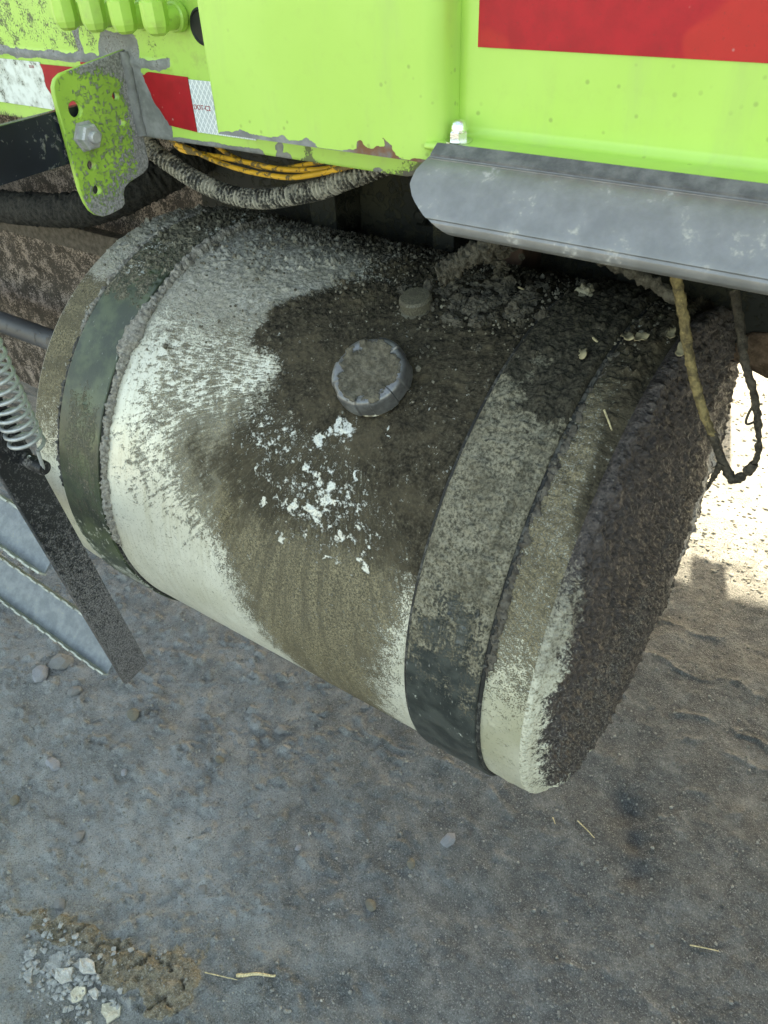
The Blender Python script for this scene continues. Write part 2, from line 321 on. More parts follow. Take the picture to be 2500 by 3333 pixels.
def plate2d(name, outer, holes, thick, mat, parent, xf, bev=.0008, attrf=None):   # polygon with holes, extruded
    cu = bpy.data.curves.new(name, 'CURVE'); cu.dimensions = '2D'; cu.fill_mode = 'BOTH'; cu.extrude = thick/2-bev; cu.bevel_depth = bev; cu.bevel_resolution = 1
    for loop in [outer]+holes:
        sp = cu.splines.new('POLY'); sp.points.add(len(loop)-1); sp.use_cyclic_u = True
        for q, (x, y) in zip(sp.points, loop): q.co = (x, y, 0, 1)
    t = bpy.data.objects.new('t', cu); COL.objects.link(t); dg = bpy.context.evaluated_depsgraph_get()
    me = bpy.data.meshes.new_from_object(t.evaluated_get(dg)); bpy.data.objects.remove(t); me.name = name; me.transform(xf)
    return mkobj(name, me, mat, parent)
def circ(cx, cy, r, n=20): return [(cx+r*math.cos(2*math.pi*k/n), cy+r*math.sin(2*math.pi*k/n)) for k in range(n)]
def revolve(name, prof, mat, parent, origin, axis, seg=32, smooth=True):       # prof: (radius, height along axis)
    ax = Vector(axis).normalized(); q = ax.to_track_quat('Z', 'Y').to_matrix().to_4x4(); q.translation = Vector(origin)
    V = []; F = []
    for r, h in prof:
        for k in range(seg): V.append(q @ Vector((r*math.cos(2*math.pi*k/seg), r*math.sin(2*math.pi*k/seg), h)))
    for i in range(len(prof)-1):
        for k in range(seg): F.append((i*seg+k, i*seg+(k+1) % seg, (i+1)*seg+(k+1) % seg, (i+1)*seg+k))
    if prof[0][0] > 1e-5: F.append(tuple(reversed(range(seg))))
    if prof[-1][0] > 1e-5: F.append(tuple((len(prof)-1)*seg+k for k in range(seg)))
    o = pyobj(name, V, F, mat, parent, smooth)
    if smooth: o.data.set_sharp_from_angle(angle=R_(38))
    return o

# ================================================================== GROUND
def axis_grid(a, b, step, lo, hi, g=1.16):
    mid = list(np.arange(a, b, step)); l = []; s = step; x = a
    while x > lo: s *= g; x -= s; l.append(x)
    r = []; s = step; x = mid[-1]
    while x < hi: s *= g; x += s; r.append(x)
    return np.array(l[::-1]+mid+r)
gx = axis_grid(-1.75, .55, .0042, -160, 160); gy = axis_grid(-.88, 1.05, .0042, -160, 160, 1.10)
X, Y = np.meshgrid(gx, gy, indexing='ij'); X = X.ravel(); Y = Y.ravel(); P = np.stack([X, Y, 0*X], 1)
near = ss(6, 3, np.hypot(X+.5, Y-.5))
z = (fb(P, 3.0, 3, 3)-.5)*.03*near+(fb(P, 12, 4, 5)-.5)*.006*near
rough_l = ss(.05, -.9, X+.35*(Y))*near                      # coarser, stonier towards the left
z += np.clip(fb(P, 48, 3, 9)-.56, 0, 1)*(.005+.034*rough_l)*near
z += (fb(P, 130, 2, 12)-.5)*(.002+.002*rough_l)*near
warp = (fb(P, 5, 3, 21)-.5)*.10+(fb(P, 40, 2, 22)-.5)*.014; crest = 0*X
for yy, x0, x1, h in ((.445, -.4, .9, .012), (.575, -.4, .9, .011), (.377, -.3, .9, .008), (.70, -.4, .9, .009), (.05, -.62, -.1, .010), (.13, -.7, -.3, .008), (-.14, -.08, .5, .006), (-.02, -.5, .1, .005), (.25, -.2, .7, .006)):
    x0, x1, yy = x0+.09, x1+.09, yy-.085; w = np.exp(-((Y-yy-warp)/.0065)**2)*ss(x0-.05, x0+.1, X)*ss(x1+.05, x1-.1, X); w = w*ss(.38, .58, fb(P, 24, 3, 31)); z += w*h*.4; crest = crest+w
for px, py, r in ((.071, .092, .034), (.123, -.013, .030), (.10, .04, .022)): z -= .014*np.exp(-(((X-px)/r)**2+((Y-py)/r)**2))
pat = [(-.80, -.60), (-.735, -.565), (-.66, -.555), (-.60, -.525), (-.54, -.51), (-.455, -.485), (-.42, -.53), (-.43, -.56), (-.475, -.59), (-.515, -.57), (-.56, -.585), (-.60, -.575), (-.64, -.582), (-.70, -.60), (-.74, -.612)]
wx = X+(fb(P, 30, 3, 41)-.5)*.05; wy = Y+(fb(P, 30, 3, 42)-.5)*.05
pat = [(a_+.034, b_-.078) for a_, b_ in pat]; tan = ss(-.012, .008, sdp(wx, wy, pat))
z += tan*(.006+.016*(fb(P, 50, 4, 44)-.35))
cr = np.abs(fb(P, 26, 3, 47)-.5); z -= tan*.010*ss(.03, .0, cr)
tan2 = .40*np.exp(-(((X+.69)/.10)**2+((Y+.58)/.06)**2))+.34*np.exp(-(((X+.46)/.09)**2+((Y+.54)/.06)**2))
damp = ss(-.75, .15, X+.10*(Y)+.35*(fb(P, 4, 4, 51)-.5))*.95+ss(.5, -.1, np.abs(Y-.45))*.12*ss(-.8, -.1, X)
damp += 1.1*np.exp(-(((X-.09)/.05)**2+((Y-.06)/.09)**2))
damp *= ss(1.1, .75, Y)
pale = .40*ss(-.4, -1.0, X+.3*Y)*fb(P, 3, 3, 61)*1.5+.35*np.exp(-(((X+.58)/.12)**2+((Y+.46)/.09)**2))+ss(.74, .9, Y)*.95+.55*np.clip(crest, 0, 1)  # sunlit ground beyond the truck's shadow edge is also painted paler
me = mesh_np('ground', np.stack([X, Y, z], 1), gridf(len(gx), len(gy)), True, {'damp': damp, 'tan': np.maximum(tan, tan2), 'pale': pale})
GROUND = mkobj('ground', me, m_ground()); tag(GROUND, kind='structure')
Zg = z.reshape(len(gx), len(gy))
def gz(x, y): return float(Zg[np.searchsorted(gx, x)-1:np.searchsorted(gx, x)+1, np.searchsorted(gy, y)-1:np.searchsorted(gy, y)+1].mean())

# ================================================================== TRUCK
truck = thing('truck', 'lime green work truck with red reflective tape above the muddy fuel tank', 'truck', (0, 1.0, 0))
M_lime = m_lime('lime_paint'); M_limew = m_lime('lime_paint_worn', True, .5)
M_dark = m_spat('black_chassis_with_mud', (.006, .0065, .004), (.04, .037, .022), 90, .62, .6)
M_brown = m_spat('brown_mud_spatter', (.03, .021, .014), (.42, .33, .27), 250, .625, .7)
M_blk = m_plain('black_rubber', (.012, .012, .012), .6)
M_trim = m_metal('dusty_aluminium', (.19, .187, .18), (.235, .23, .222), .38, .45, 42, ((.36, .345, .315), .575), .0005)
M_chrome = m_metal('chrome', (.75, .76, .78), (.85, .85, .86), .1, 1., 200)
M_zinc = m_metal('galvanised', (.30, .31, .33), (.42, .43, .45), .45, .6, 90, ((.25, .24, .21), .6))
# body box, floor, far side
box('body_shell', (-3.6, -.147, 1.40), (3.6, 2.20, 3.35), M_lime, truck, .01)
box('floor_plate', (-3.55, -.085, 1.20), (3.55, 2.13, 1.235), M_dark, truck, .002)
box('sill', (-3.6, 2.14, 1.176), (3.6, 2.20, 1.398), M_lime, truck)
box('sill', (-3.6, -.15, 1.176), (-.952, -.09, 1.398), M_lime, truck)
box('shadow_plate', (-.405, 2.192, 1.085), (-.317, 2.206, 1.25), M_lime, truck)  # unseen far-side plate, added to cast the shadow tab on the lit ground
box('shadow_flap', (-2.4, 2.17, .29), (-.30, 2.18, .727), M_blk, truck, .002)  # unseen flap, added to cast the shadow patch beyond the tank end
for xa in (-2.3, -.75): box('shadow_flap_hanger', (xa, 2.165, .71), (xa+.03, 2.183, 1.18), M_dark, truck, .002)  # hold up the added shadow-casting flap
# chassis behind the tank
box('chassis_rail', (-.93, .20, .918), (3.5, .27, 1.17), M_dark, truck, .004)
box('chassis_rail', (-3.5, 1.75, .93), (3.5, 1.82, 1.17), M_dark, truck, .004)
for xx, w in ((-.62, .05), (-.40, .035), (-.31, .05), (-.13, .03), (.12, .06)): box('hanger_bracket', (xx, .135, .95), (xx+w, .198, 1.165), M_dark if xx != -.31 else m_plain('rusty_steel', (.06, .03, .017), .85), truck, .003)
for xx, zz in ((-.47, 1.08), (-.455, 1.01), (-.53, 1.09), (-.22, 1.06), (-.05, 1.05)): revolve('rail_bolt', [(.014, 0), (.014, .008), (.009, .012), (0, .013)], M_dark, truck, (xx, .200, zz), (0, -1, 0), 6, False)
me = lump_mesh('mud_clump', (.12, .03, .035), 5, 4, .4); o = mkobj('mud_clump', me, m_mud('brown_mud', (.07, .045, .028), (.15, .10, .07)), truck); o.location = (.10, .215, .912)
# mud guard at the left, and pipes in front of it
mgx = np.linspace(-2.4, -.90, 120); mgz = np.linspace(.33, 1.19, 90); a, b = np.meshgrid(mgx, mgz, indexing='ij'); Pm = np.stack([a.ravel(), np.full(a.size, .21), b.ravel()], 1)
Pm[:, 1] += (fb(Pm, 12, 4, 3)-.5)*.03; V = np.vstack([Pm, Pm+[0, .02, 0]]); f = gridf(120, 90); F = np.vstack([f, f[:, ::-1]+len(Pm)])
mkobj('mud_guard', mesh_np('mud_guard', V, F), M_brown, truck)
tube('exhaust_pipe', spline([(-2.1, .02, .93), (-1.4, .02, .95), (-1.10, .02, .975), (-.98, .04, 1.0), (-.92, .12, 1.03), (-.9, .2, 1.05)], 240), .027, m_mud('black_mud', (.008, .008, .007), (.035, .033, .028), .8, 190), truck, 32, lump=.006, lscale=170)
tube('cross_tube', spline([(-2.2, .06, .65), (-.86, .06, .65)], 20), .024, m_spat('grey_tube_paint', (.05, .05, .052), (.15, .13, .11), 60, .66), truck, 20)
box('support_strap', (-2.1, .1, .86), (-.95, .125, .905), m_mud('dusty_brown', (.055, .045, .035), (.12, .10, .08)), truck, .003)
# wheels stand out of frame; they carry the truck
M_tyre = m_spat('tyre_rubber', (.012, .012, .012), (.10, .085, .065), 60, .6, .8); M_rim = m_plain('wheel_rim', (.35, .36, .36), .4, .5)
for wx_ in (-2.75, 2.75):
    for wy_ in (.12, 1.86):
        w = revolve('wheel', [(.19, -.10), (.20, -.125), (.30, -.14), (.42, -.145), (.48, -.13), (.505, -.10), (.51, 0), (.505, .10), (.48, .13), (.42, .145), (.30, .14), (.20, .125), (.19, .10)], M_tyre, truck, (wx_, wy_, .497), (0, 1, 0), 40)
        r_ = revolve('rim', [(.0, -.06), (.09, -.06), (.11, -.03), (.17, -.05), (.195, -.118), (.19, -.09), (.186, .1)], M_rim, None, (wx_, wy_, .497), (0, 1, 0), 32); r_.parent = w
    revolve('axle', [(.05, -.9), (.05, .9)], M_dark, truck, (wx_, .99, .497), (0, 1, 0), 12)

# ---- worn lime sill with wear attributes
nx, nz = 330, 84
sx = np.linspace(-.951, -.20, nx); sz = np.linspace(1.176, 1.399, nz); a, b = np.meshgrid(sx, sz, indexing='ij'); A, B = a.ravel(), b.ravel()
Ps = np.stack([A, np.full(A.size, -.15), B], 1)
wA = A+(fb(Ps, 40, 3, 3)-.5)*.012; wB = B+(fb(Ps, 40, 3, 8)-.5)*.008
pw = [(-.665, 1.2565), (-.663, 1.268), (-.654, 1.28), (-.60, 1.282), (-.593, 1.274), (-.60, 1.244), (-.586, 1.215), (-.568, 1.192), (-.572, 1.17), (-.66, 1.17)]
wear = ss(-.004, .004, sdp(wA, wB, pw)); wear = np.maximum(wear, ss(.0065, .003, np.abs(wB-1.2515))*(A < -.55))
wear = np.maximum(wear, ss(-.003, .003, sdp(wA, wB, [(-.70, 1.25), (-.70, 1.282), (-.692, 1.284), (-.690, 1.25)])))
wear = np.maximum(wear, .95*ss(.0075, .0025, B-1.176)*ss(.50, .6, fb(Ps, 22, 3, 77)))
wear = np.maximum(wear, ss(.007, .004, np.hypot(wA+.409, wB-1.186)))
grime = .15*ss(-.45, -.75, A)*ss(1.25, 1.27, B)+.32*ss(.006, .0, B-1.176)+.25*ss(1.242, 1.25, B)*(A < -.55)+.7*ss(.012, 0, np.abs(A+.372+.1*(B-1.19)))*(B < 1.207)+.75*ss(-.30, -.235, A)*ss(1.205, 1.18, B)
grime += .30*ss(1.192, 1.180, B)*ss(-.6, -.7, A)
V = Ps.copy(); V[:, 1] += -.0022*ss(.0055, 0, np.abs(B-1.2515))*(A < -.55)*(.4+fb(Ps, 120, 2, 4))
V[:, 1] += .02*ss(-.24, -.205, A)**2; V[:, 2] += .022*ss(-.255, -.205, A)*ss(1.21, 1.176, B)
n0 = len(V); rim_lo = [i*nz for i in range(nx)]
base2 = np.stack([V[rim_lo, 0], np.full(nx, -.09), V[rim_lo, 2]], 1); V2 = np.vstack([V, base2])
F = list(map(tuple, gridf(nx, nz)))+[(i*nz, n0+i, n0+i+1, (i+1)*nz) for i in range(nx-1)]
ext = lambda v, q=0.: np.concatenate([v, np.full(nx, q)])
mkobj('sill', mesh_np('sill', V2, np.array(F), True, {'wear': ext(wear, .3), 'grime': ext(grime, .6), 'rust': ext(0*A)}), M_limew, truck)

# ---- proud lime panel with chipped lower edge (wraps round into the groove)
prof = [(-.447, -.1525), (-.447, -.19)]+[(-.447+.006*(1-math.cos(t)), -.194-.006*math.sin(t)) for t in np.linspace(0, math.pi/2, 7)]
prof += [(x, -.20) for x in np.linspace(-.438, -.206, 165)]+[(-.206+.018*math.sin(t), -.20+.018*(1-math.cos(t))) for t in np.linspace(.1, math.pi/2*.96, 9)]+[(-.1875, -.178), (-.1872, -.168)]
prof = np.array(prof); zz = np.concatenate([np.linspace(1.2055, 1.25, 46), np.linspace(1.253, 1.399, 30)]); npf, nz = len(prof), len(zz)
V = np.array([(p_[0], p_[1], h) for p_ in prof for h in zz]); Bz = V[:, 2]; Ax = V[:, 0]
hgt = .0003+.0028*ss(.54, .64, fb(V, 30, 3, 5))+.013*np.exp(-((Ax+.243)/.010)**2)+.008*np.exp(-((Ax+.268)/.012)**2)+.004*np.exp(-((Ax+.33)/.010)**2)+.004*np.exp(-((Ax+.362)/.008)**2)+.004*np.exp(-((Ax+.41)/.02)**2)
hgt *= (.35+1.3*fb(V, 130, 3, 15))
wear = ss(1.2, .7, (Bz-1.2055)/hgt)*ss(.06, .1, Ax+.53)
wear = np.maximum(wear, .8*ss(.004, .001, np.abs(Ax+.4455))*ss(1.255, 1.225, Bz)*ss(.45, .6, fb(V, 60, 3, 9)))
V[:, 1] += .0008*(fb(V, 8, 2, 3)-.5)
mkobj('side_panel', mesh_np('side_panel', V, gridf(npf, nz), True, {'wear': wear, 'grime': 0*wear+.02, 'rust': ss(-.29, -.27, Ax)}), m_lime('lime_paint_chipped', True, .12), truck)
pyobj('panel_lower_return', [(-.446, -.199, 1.2065), (-.205, -.199, 1.2065), (-.205, -.152, 1.2065), (-.446, -.152, 1.2065)], [(0, 3, 2, 1)], M_limew, truck)
# ---- recessed panel on the right with its bottom flange
pr = [(-.168, 1.399), (-.168, 1.2385)]+[(-.176+.008*math.cos(t), 1.2305-.008*math.sin(t)) for t in np.linspace(0.0, math.pi/2, 7)]+[(-.199, 1.2222), (-.2025, 1.2215), (-.2035, 1.219), (-.2025, 1.217), (-.16, 1.2165)]
xs_ = np.concatenate([[-.2005, -.192, -.188, -.184, -.178, -.173], np.linspace(-.168, .4, 39), [3.6]]); dy = np.concatenate([[.002, .0015, -.001, -.0022, -.0026, -.0015], np.zeros(40)])
V = []; 
for i, x in enumerate(xs_):
    for (y, h) in pr: V.append((x, y+(dy[i] if h > 1.226 else 0), h))
mkobj('side_panel', mesh_np('side_panel', V, gridf(len(xs_), len(pr))[:, ::-1]), m_lime('lime_paint_clean', False, .12), truck)
# ---- aluminium trim moulding
tp = [(-.2045, 1.2222), (-.206, 1.2228), (-.2160, 1.2170), (-.2172, 1.2160), (-.2190, 1.2155)]
for q in np.linspace(0, 1, 12): a_ = R_(28+44*q); tp.append((-.2190-.0365*(math.sin(R_(28+44*q)-R_(28))+.42*q)/(math.sin(R_(44))+.42), 1.2150-.0320*(q**1.25)))
tp += [(-.2562, 1.1815), (-.2556, 1.1803), (-.2566, 1.1785), (-.2568, 1.1760), (-.2560, 1.1730), (-.2540, 1.1705), (-.2505, 1.1688), (-.2450, 1.1690), (-.2430, 1.1750), (-.2270, 1.1950), (-.2090, 1.2110), (-.2045, 1.2200)]
def trim_left(y, h):                                                        # rounded cut of the left end
    t = np.clip((1.222-h)/.054, 0, 1); return -.1835+float(np.interp(t, [0, .12, .25, .4, .55, .7, .85, 1.], [0, -.004, -.0085, -.0085, -.001, .012, .027, .041]))
V = []; nseg = 60
for i in range(nseg):
    u = i/(nseg-1); u = u**1.7
    for (y, h) in tp: x0 = trim_left(y, h); V.append((x0+(1.6-x0)*u, y, h))
npf = len(tp); F = list(map(tuple, gridf(nseg, npf, True)[:, ::-1])) + [tuple(range(npf))]
o = pyobj('trim_moulding', V, F, M_trim, truck, True); o.data.set_sharp_from_angle(angle=R_(20))
xs0 = -.186; V = [(x, y, h) for x in (xs0, 1.6) for y, h in ((-.2043, 1.2240), (-.2062, 1.2243), (-.2168, 1.2183), (-.2166, 1.2166), (-.2045, 1.2226))]
pyobj('seal_strip', V, [(j, 5+j, 5+(j+1) % 5, (j+1) % 5) for j in range(5)]+[(0, 1, 2, 3, 4)], m_metal('dark_seal', (.085, .085, .088), (.15, .148, .145), .6, .1, 70, ((.25, .24, .22), .60)), truck)
# cap nut and washer on the flange
nutp = Vector((-.176, -.189, 1.2225))
w = revolve('cap_nut', [(.0078, .0012), (.0078, .0075), (.0068, .0085)], M_chrome, truck, nutp, (0, 0, 1), 6, False)
revolve('dome', [(.0066, .0075), (.0066, .011), (.0055, .0145), (.003, .0165), (0, .017)], M_chrome, None, nutp, (0, 0, 1), 20).parent = w
revolve('washer', [(.0115, 0), (.0115, .0013), (.006, .0014)], M_chrome, None, nutp, (0, 0, 1), 24).parent = w
for q in w.children: q.matrix_parent_inverse = Matrix.Identity(4)
# ---- reflective tape
def ragged(pts, step=.0035, amp=.0012, sides=None):
    out = []
    for k in range(len(pts)):
        a_, b_ = Vector(pts[k]), Vector(pts[(k+1) % len(pts)]); n_ = max(1, int((b_-a_).length/step)); rg_ = sides is None or k in sides
        for j in range(n_):
            q = a_.lerp(b_, j/n_); 
            if rg_ and j: q = q+Vector((random.uniform(-amp, amp), random.uniform(-amp, amp)))
            out.append((q.x, q.y))
    return out
def wall_tape(name, pts, y, mat, sides):      # outline in (x, z) on a wall facing -Y
    xf = Matrix(((1, 0, 0, 0), (0, 0, -1, y), (0, 1, 0, 0), (0, 0, 0, 1)))
    return plate2d(name, ragged(pts, sides=sides), [], .0006, mat, truck, xf, .0001)
M_red = m_tape('red_reflective', (.38, .008, .018), 'red'); M_wht = m_tape('white_reflective', (.7, .72, .72), 'white'); M_old = m_tape('worn_white_reflective', (.6, .62, .58), 'oldwhite'); M_big = m_tape('red_reflective_wide', (.44, .008, .018), 'big')
wall_tape('reflective_tape', [(-.950, 1.193), (-.775, 1.192), (-.770, 1.205), (-.779, 1.218), (-.777, 1.232), (-.779, 1.2435), (-.950, 1.2435)], -.1512, M_old, [1, 2, 3, 4])
wall_tape('reflective_tape', [(-.7745, 1.192), (-.655, 1.192), (-.655, 1.2475), (-.700, 1.2475), (-.7005, 1.2415), (-.7785, 1.2415), (-.7765, 1.232), (-.7785, 1.218), (-.7695, 1.205)], -.1516, M_red, [5, 6, 7, 8])
wall_tape('reflective_tape', [(-.5695, 1.1925), (-.5265, 1.1895), (-.5265, 1.2425), (-.586, 1.2440), (-.597, 1.240), (-.588, 1.217)], -.1513, M_red, [3, 4, 5])
wall_tape('reflective_tape', [(-.5255, 1.1895), (-.44, 1.1895), (-.44, 1.2405), (-.5255, 1.2405)], -.1513, M_wht, [])
wall_tape('reflective_tape', [(-.176, 1.2875), (.9, 1.2875), (.9, 1.37), (-.176, 1.37)], -.1688, M_big, [])
def text(s, x, y, z, size, mat):
    cu = bpy.data.curves.new('t', 'FONT'); cu.body = s; cu.size = size; cu.extrude = .00008; t = bpy.data.objects.new('t', cu); COL.objects.link(t)
    me = bpy.data.meshes.new_from_object(t.evaluated_get(bpy.context.evaluated_depsgraph_get())); bpy.data.objects.remove(t)
    me.transform(Matrix(((1, 0, 0, x), (0, 0, -1, y), (0, 1, 0, z), (0, 0, 0, 1)))); return mkobj('lettering', me, mat, truck)
M_ink = m_plain('red_ink', (.35, .015, .03), .5)
text('DOT-C2', -.5245, -.1519, 1.2125, .0068, M_ink)
text('20:10', -.802, -.1519, 1.2365, .0045, M_ink)
# ---- elbow fittings
M_elbow = m_lime('lime_fitting', False, .45)
for x in (-.660, -.614, -.568, -.521):
    y0 = -.184
    e = revolve('elbow_fitting', [(0, 1.2835), (.0065, 1.2842), (.0105, 1.2870), (.0128, 1.2925), (.0132, 1.297), (.0132, 1.3125), (.0120, 1.3135)], M_elbow, truck, (x, y0, 0), (0, 0, 1), 8, False)
    b_ = revolve('threaded_neck', [(.0112, 1.3125), (.0112, 1.3145), (.0122, 1.3150), (.0112, 1.3165), (.0122, 1.3175), (.0112, 1.319), (.0112, 1.36)], M_elbow, None, (x, y0, 0), (0, 0, 1), 20); b_.parent = e
    b_ = revolve('arm', [(.0108, .008), (.0108, .024)], M_elbow, None, (x, y0, 1.297), (0, 1, 0), 20); b_.parent = e
    b_ = revolve('collar', [(.0120, .022), (.0136, .0235), (.0136, .0295), (.0120, .031), (.0105, .0335)], M_elbow, None, (x, y0, 1.297), (0, 1, 0), 24); b_.parent = e
# ---- dark grommet hole
revolve('grommet', [(.0165, 0), (.0165, .002), (.0145, .003), (.0135, .0015), (.0, .0012)], M_blk, truck, (-.492, -.1503, 1.289), (0, -1, 0), 28)
# ---- mounting bracket (plate stands out from the sill)
out = [(-.151, 1.262), (-.151, 1.150), (-.154, 1.143), (-.162, 1.139), (-.185, 1.1345), (-.193, 1.131), (-.1975, 1.124), (-.199, 1.114), (-.204, 1.1105), (-.222, 1.1085), (-.232, 1.109), (-.240, 1.113), (-.2455, 1.119), (-.249, 1.128), (-.2515, 1.142), (-.2505, 1.235), (-.2490, 1.243), (-.2445, 1.249), (-.237, 1.2525), (-.225, 1.254)]
hol = [circ(-.2315, 1.2195, .0092), circ(-.176, 1.2225, .0052, 16), circ(-.176, 1.196, .0052, 16), circ(-.230, 1.163, .0062), circ(-.231, 1.137, .0062)]
xf = Matrix(((0, 0, 1, -.6225), (1, 0, 0, 0), (0, 1, 0, 0), (0, 0, 0, 1)))
br = plate2d('mounting_bracket', out, hol, .0065, None, truck, xf, .0012)
bm = bmesh.new(); bm.from_mesh(br.data); bmesh.ops.triangulate(bm, faces=bm.faces[:])
for _ in range(3): bmesh.ops.subdivide_edges(bm, edges=[e for e in bm.edges if e.calc_length() > .006], cuts=1); bmesh.ops.triangulate(bm, faces=[f for f in bm.faces if len(f.verts) > 4])
bm.to_mesh(br.data); bm.free(); V = np.array([v.co for v in br.data.vertices])
w = .33+.42*ss(1.15, 1.115, V[:, 2])+.5*ss(-.172, -.158, V[:, 1])+.55*ss(1.243, 1.256, V[:, 2]+.18*(V[:, 1]+.20))+.22*ss(.05, .0, np.hypot(V[:, 1]+.175, V[:, 2]-1.15))-.16*ss(-.215, -.25, V[:, 1])*ss(1.2, 1.22, V[:, 2])
w = np.where(np.abs(V[:, 0]+.6225) < .0022, .05, w)
br.data.attributes.new('wear', 'FLOAT', 'POINT').data.foreach_set('value', w.astype(np.float32)); br.data.materials.append(m_bracket())
M_nut = m_metal('dull_zinc', (.34, .34, .34), (.46, .45, .45), .5, .35, 120, ((.3, .29, .28), .55))
nb = revolve('nut', [(.0165, 0), (.0165, .001), (.0135, .0012), (.0135, .0105), (.0115, .0122), (.0065, .0122)], M_nut, None, (-.619, -.2275, 1.1925), (1, 0, 0), 6, False); nb.parent = br; nb.matrix_parent_inverse = Matrix.Identity(4)
bt = revolve('bolt_end', [(.0062, .008), (.0062, .0175), (.0052, .0185), (0, .0185)], M_nut, None, (-.619, -.2275, 1.1925), (1, 0, 0), 18); bt.parent = br
wl = tube('weld_bead', spline([(-.619, -.152, 1.262), (-.6185, -.153, 1.22), (-.6185, -.153, 1.178)], 40), .0055, m_plain('grey_primer', (.2, .2, .195), .8), None, 12, lump=.002, lscale=160); wl.parent = br

# ================================================================== FOLDING STEP (black bar, spring, treads)
st = thing('folding_step', 'black folding step with coil spring and serrated metal treads hanging beside the tank', 'step', (-.64, -.41, .43))
k = Mat('black_bar_with_mud'); sx_ = k.t.nodes.new('ShaderNodeSeparateXYZ'); k.t.links.new(k.obj, sx_.inputs[0]); lo_ = k.rng(sx_.outputs[2], .86, .50, .22, .74)
na_, nb_, nc_ = k.noise(420, 3, .65), k.noise(150, 4, .65), k.noise(230, 2, .5); cb_ = k.cov(lo_, k.ma('MULTIPLY_ADD', na_, .5, k.ma('MULTIPLY', nb_, .5)), 2.4, 3.0); pit = k.rng(nc_, .66, .72)
cb_ = k.ma('MULTIPLY', cb_, k.ma('SUBTRACT', 1, pit)); M_bar = k.bsdf(k.mix(cb_, (.012, .0135, .016), k.mix(k.rng(na_, .35, .65), (.085, .08, .08), (.20, .19, .19))), k.mf(cb_, .35, .95), 0., k.bump(k.ma('MULTIPLY', cb_, na_), .8, .0015))
M_bar2 = m_spat('black_arm_paint', (.012, .014, .019), (.26, .25, .23), 130, .70, .25)
def bar(name, p, q, w, t, mat, x):            # flat bar in the plane x, from p to q in (y, z)
    d_ = (Vector(q)-Vector(p)).normalized(); n_ = Vector((-d_.y, d_.x))*w/2; p, q = Vector(p), Vector(q)
    pts = [p+n_, q+n_, q-n_, p-n_]; xf = Matrix(((0, 0, 1, x), (1, 0, 0, 0), (0, 1, 0, 0), (0, 0, 0, 1)))
    return plate2d(name, [(a_.x, a_.y) for a_ in pts], [], t, mat, st, xf, .0008)
bar('swing_arm', (-.205, 1.1945), (-.495, 1.191), .050, .010, M_bar2, -.6345)
bar('side_rail', (-.381, .4315), (-.468, 1.225), .045, .010, M_bar, -.641)
bar('side_rail', (-.381, .4315), (-.468, 1.225), .045, .010, M_bar, -1.041)
bar('swing_arm', (-.16, 1.1945), (-.49, 1.190), .050, .010, M_bar2, -1.0345)
bar('arm_plate', (-.150, 1.1945), (-.24, 1.1945), .07, .007, M_lime, -1.022)
for (y, z_) in ((-.465, 1.191),):
    for x in (-.638, -1.038): revolve('pivot_bolt', [(.012, -.016), (.012, -.007), (.007, -.006), (.007, .006), (.012, .007), (.012, .014)], M_blk, st, (x, y, z_), (1, 0, 0), 12, False)
# serrated channel treads
def tread(yc, zc):
    d_ = Vector((.78, .62)).normalized(); n_ = Vector((-d_.y, d_.x)); x1, x0 = -.647, -1.035; hw, dep, th = .030, .012, .0026; sl = .10
    def pt(x, a_, b_): q = Vector((yc, zc))+d_*a_+n_*b_; return (x, q.x, q.y-sl*(x-x1))
    V = [pt(x, a_, b_) for x in (x1, x0) for a_, b_ in ((-hw+th, 0), (hw-th, 0), (hw-th, th), (-hw+th, th))]
    w_ = pyobj('tread', V, [(j, (j+1) % 4, 4+(j+1) % 4, 4+j) for j in range(4)]+[(3, 2, 1, 0), (4, 5, 6, 7)], M_tread, st)
    for side in (-1, 1):
        V = []; F = []; nn = 26
        for i in range(nn*2):
            x = x1+(x0-x1)*((i+1)//2)/nn; hh = dep+(.004 if (i//2) % 2 else 0.)
            V += [pt(x-(.0004 if i % 2 else 0), side*hw, -.001), pt(x, side*hw, hh), pt(x, side*(hw-th), hh), pt(x, side*(hw-th), -.001)]
        for i in range(nn*2-1):
            for j in range(4): a = i*4+j; b = i*4+(j+1) % 4; F.append((a, b, b+4, a+4))
        F += [(0, 1, 2, 3), (len(V)-1, len(V)-2, len(V)-3, len(V)-4)]
        l_ = pyobj('serrated_lip', V, F, M_lip, None); l_.parent = w_
    return w_
M_lip = m_metal('muddy_galvanised_lip', (.30, .31, .275), (.44, .45, .39), .6, .1, 90, ((.13, .125, .10), .60))
M_tread = m_metal('galvanised_tread', (.15, .165, .172), (.21, .225, .23), .5, .3, 70, ((.30, .30, .24), .58))
tread(-.398, .480); tread(-.424, .715)
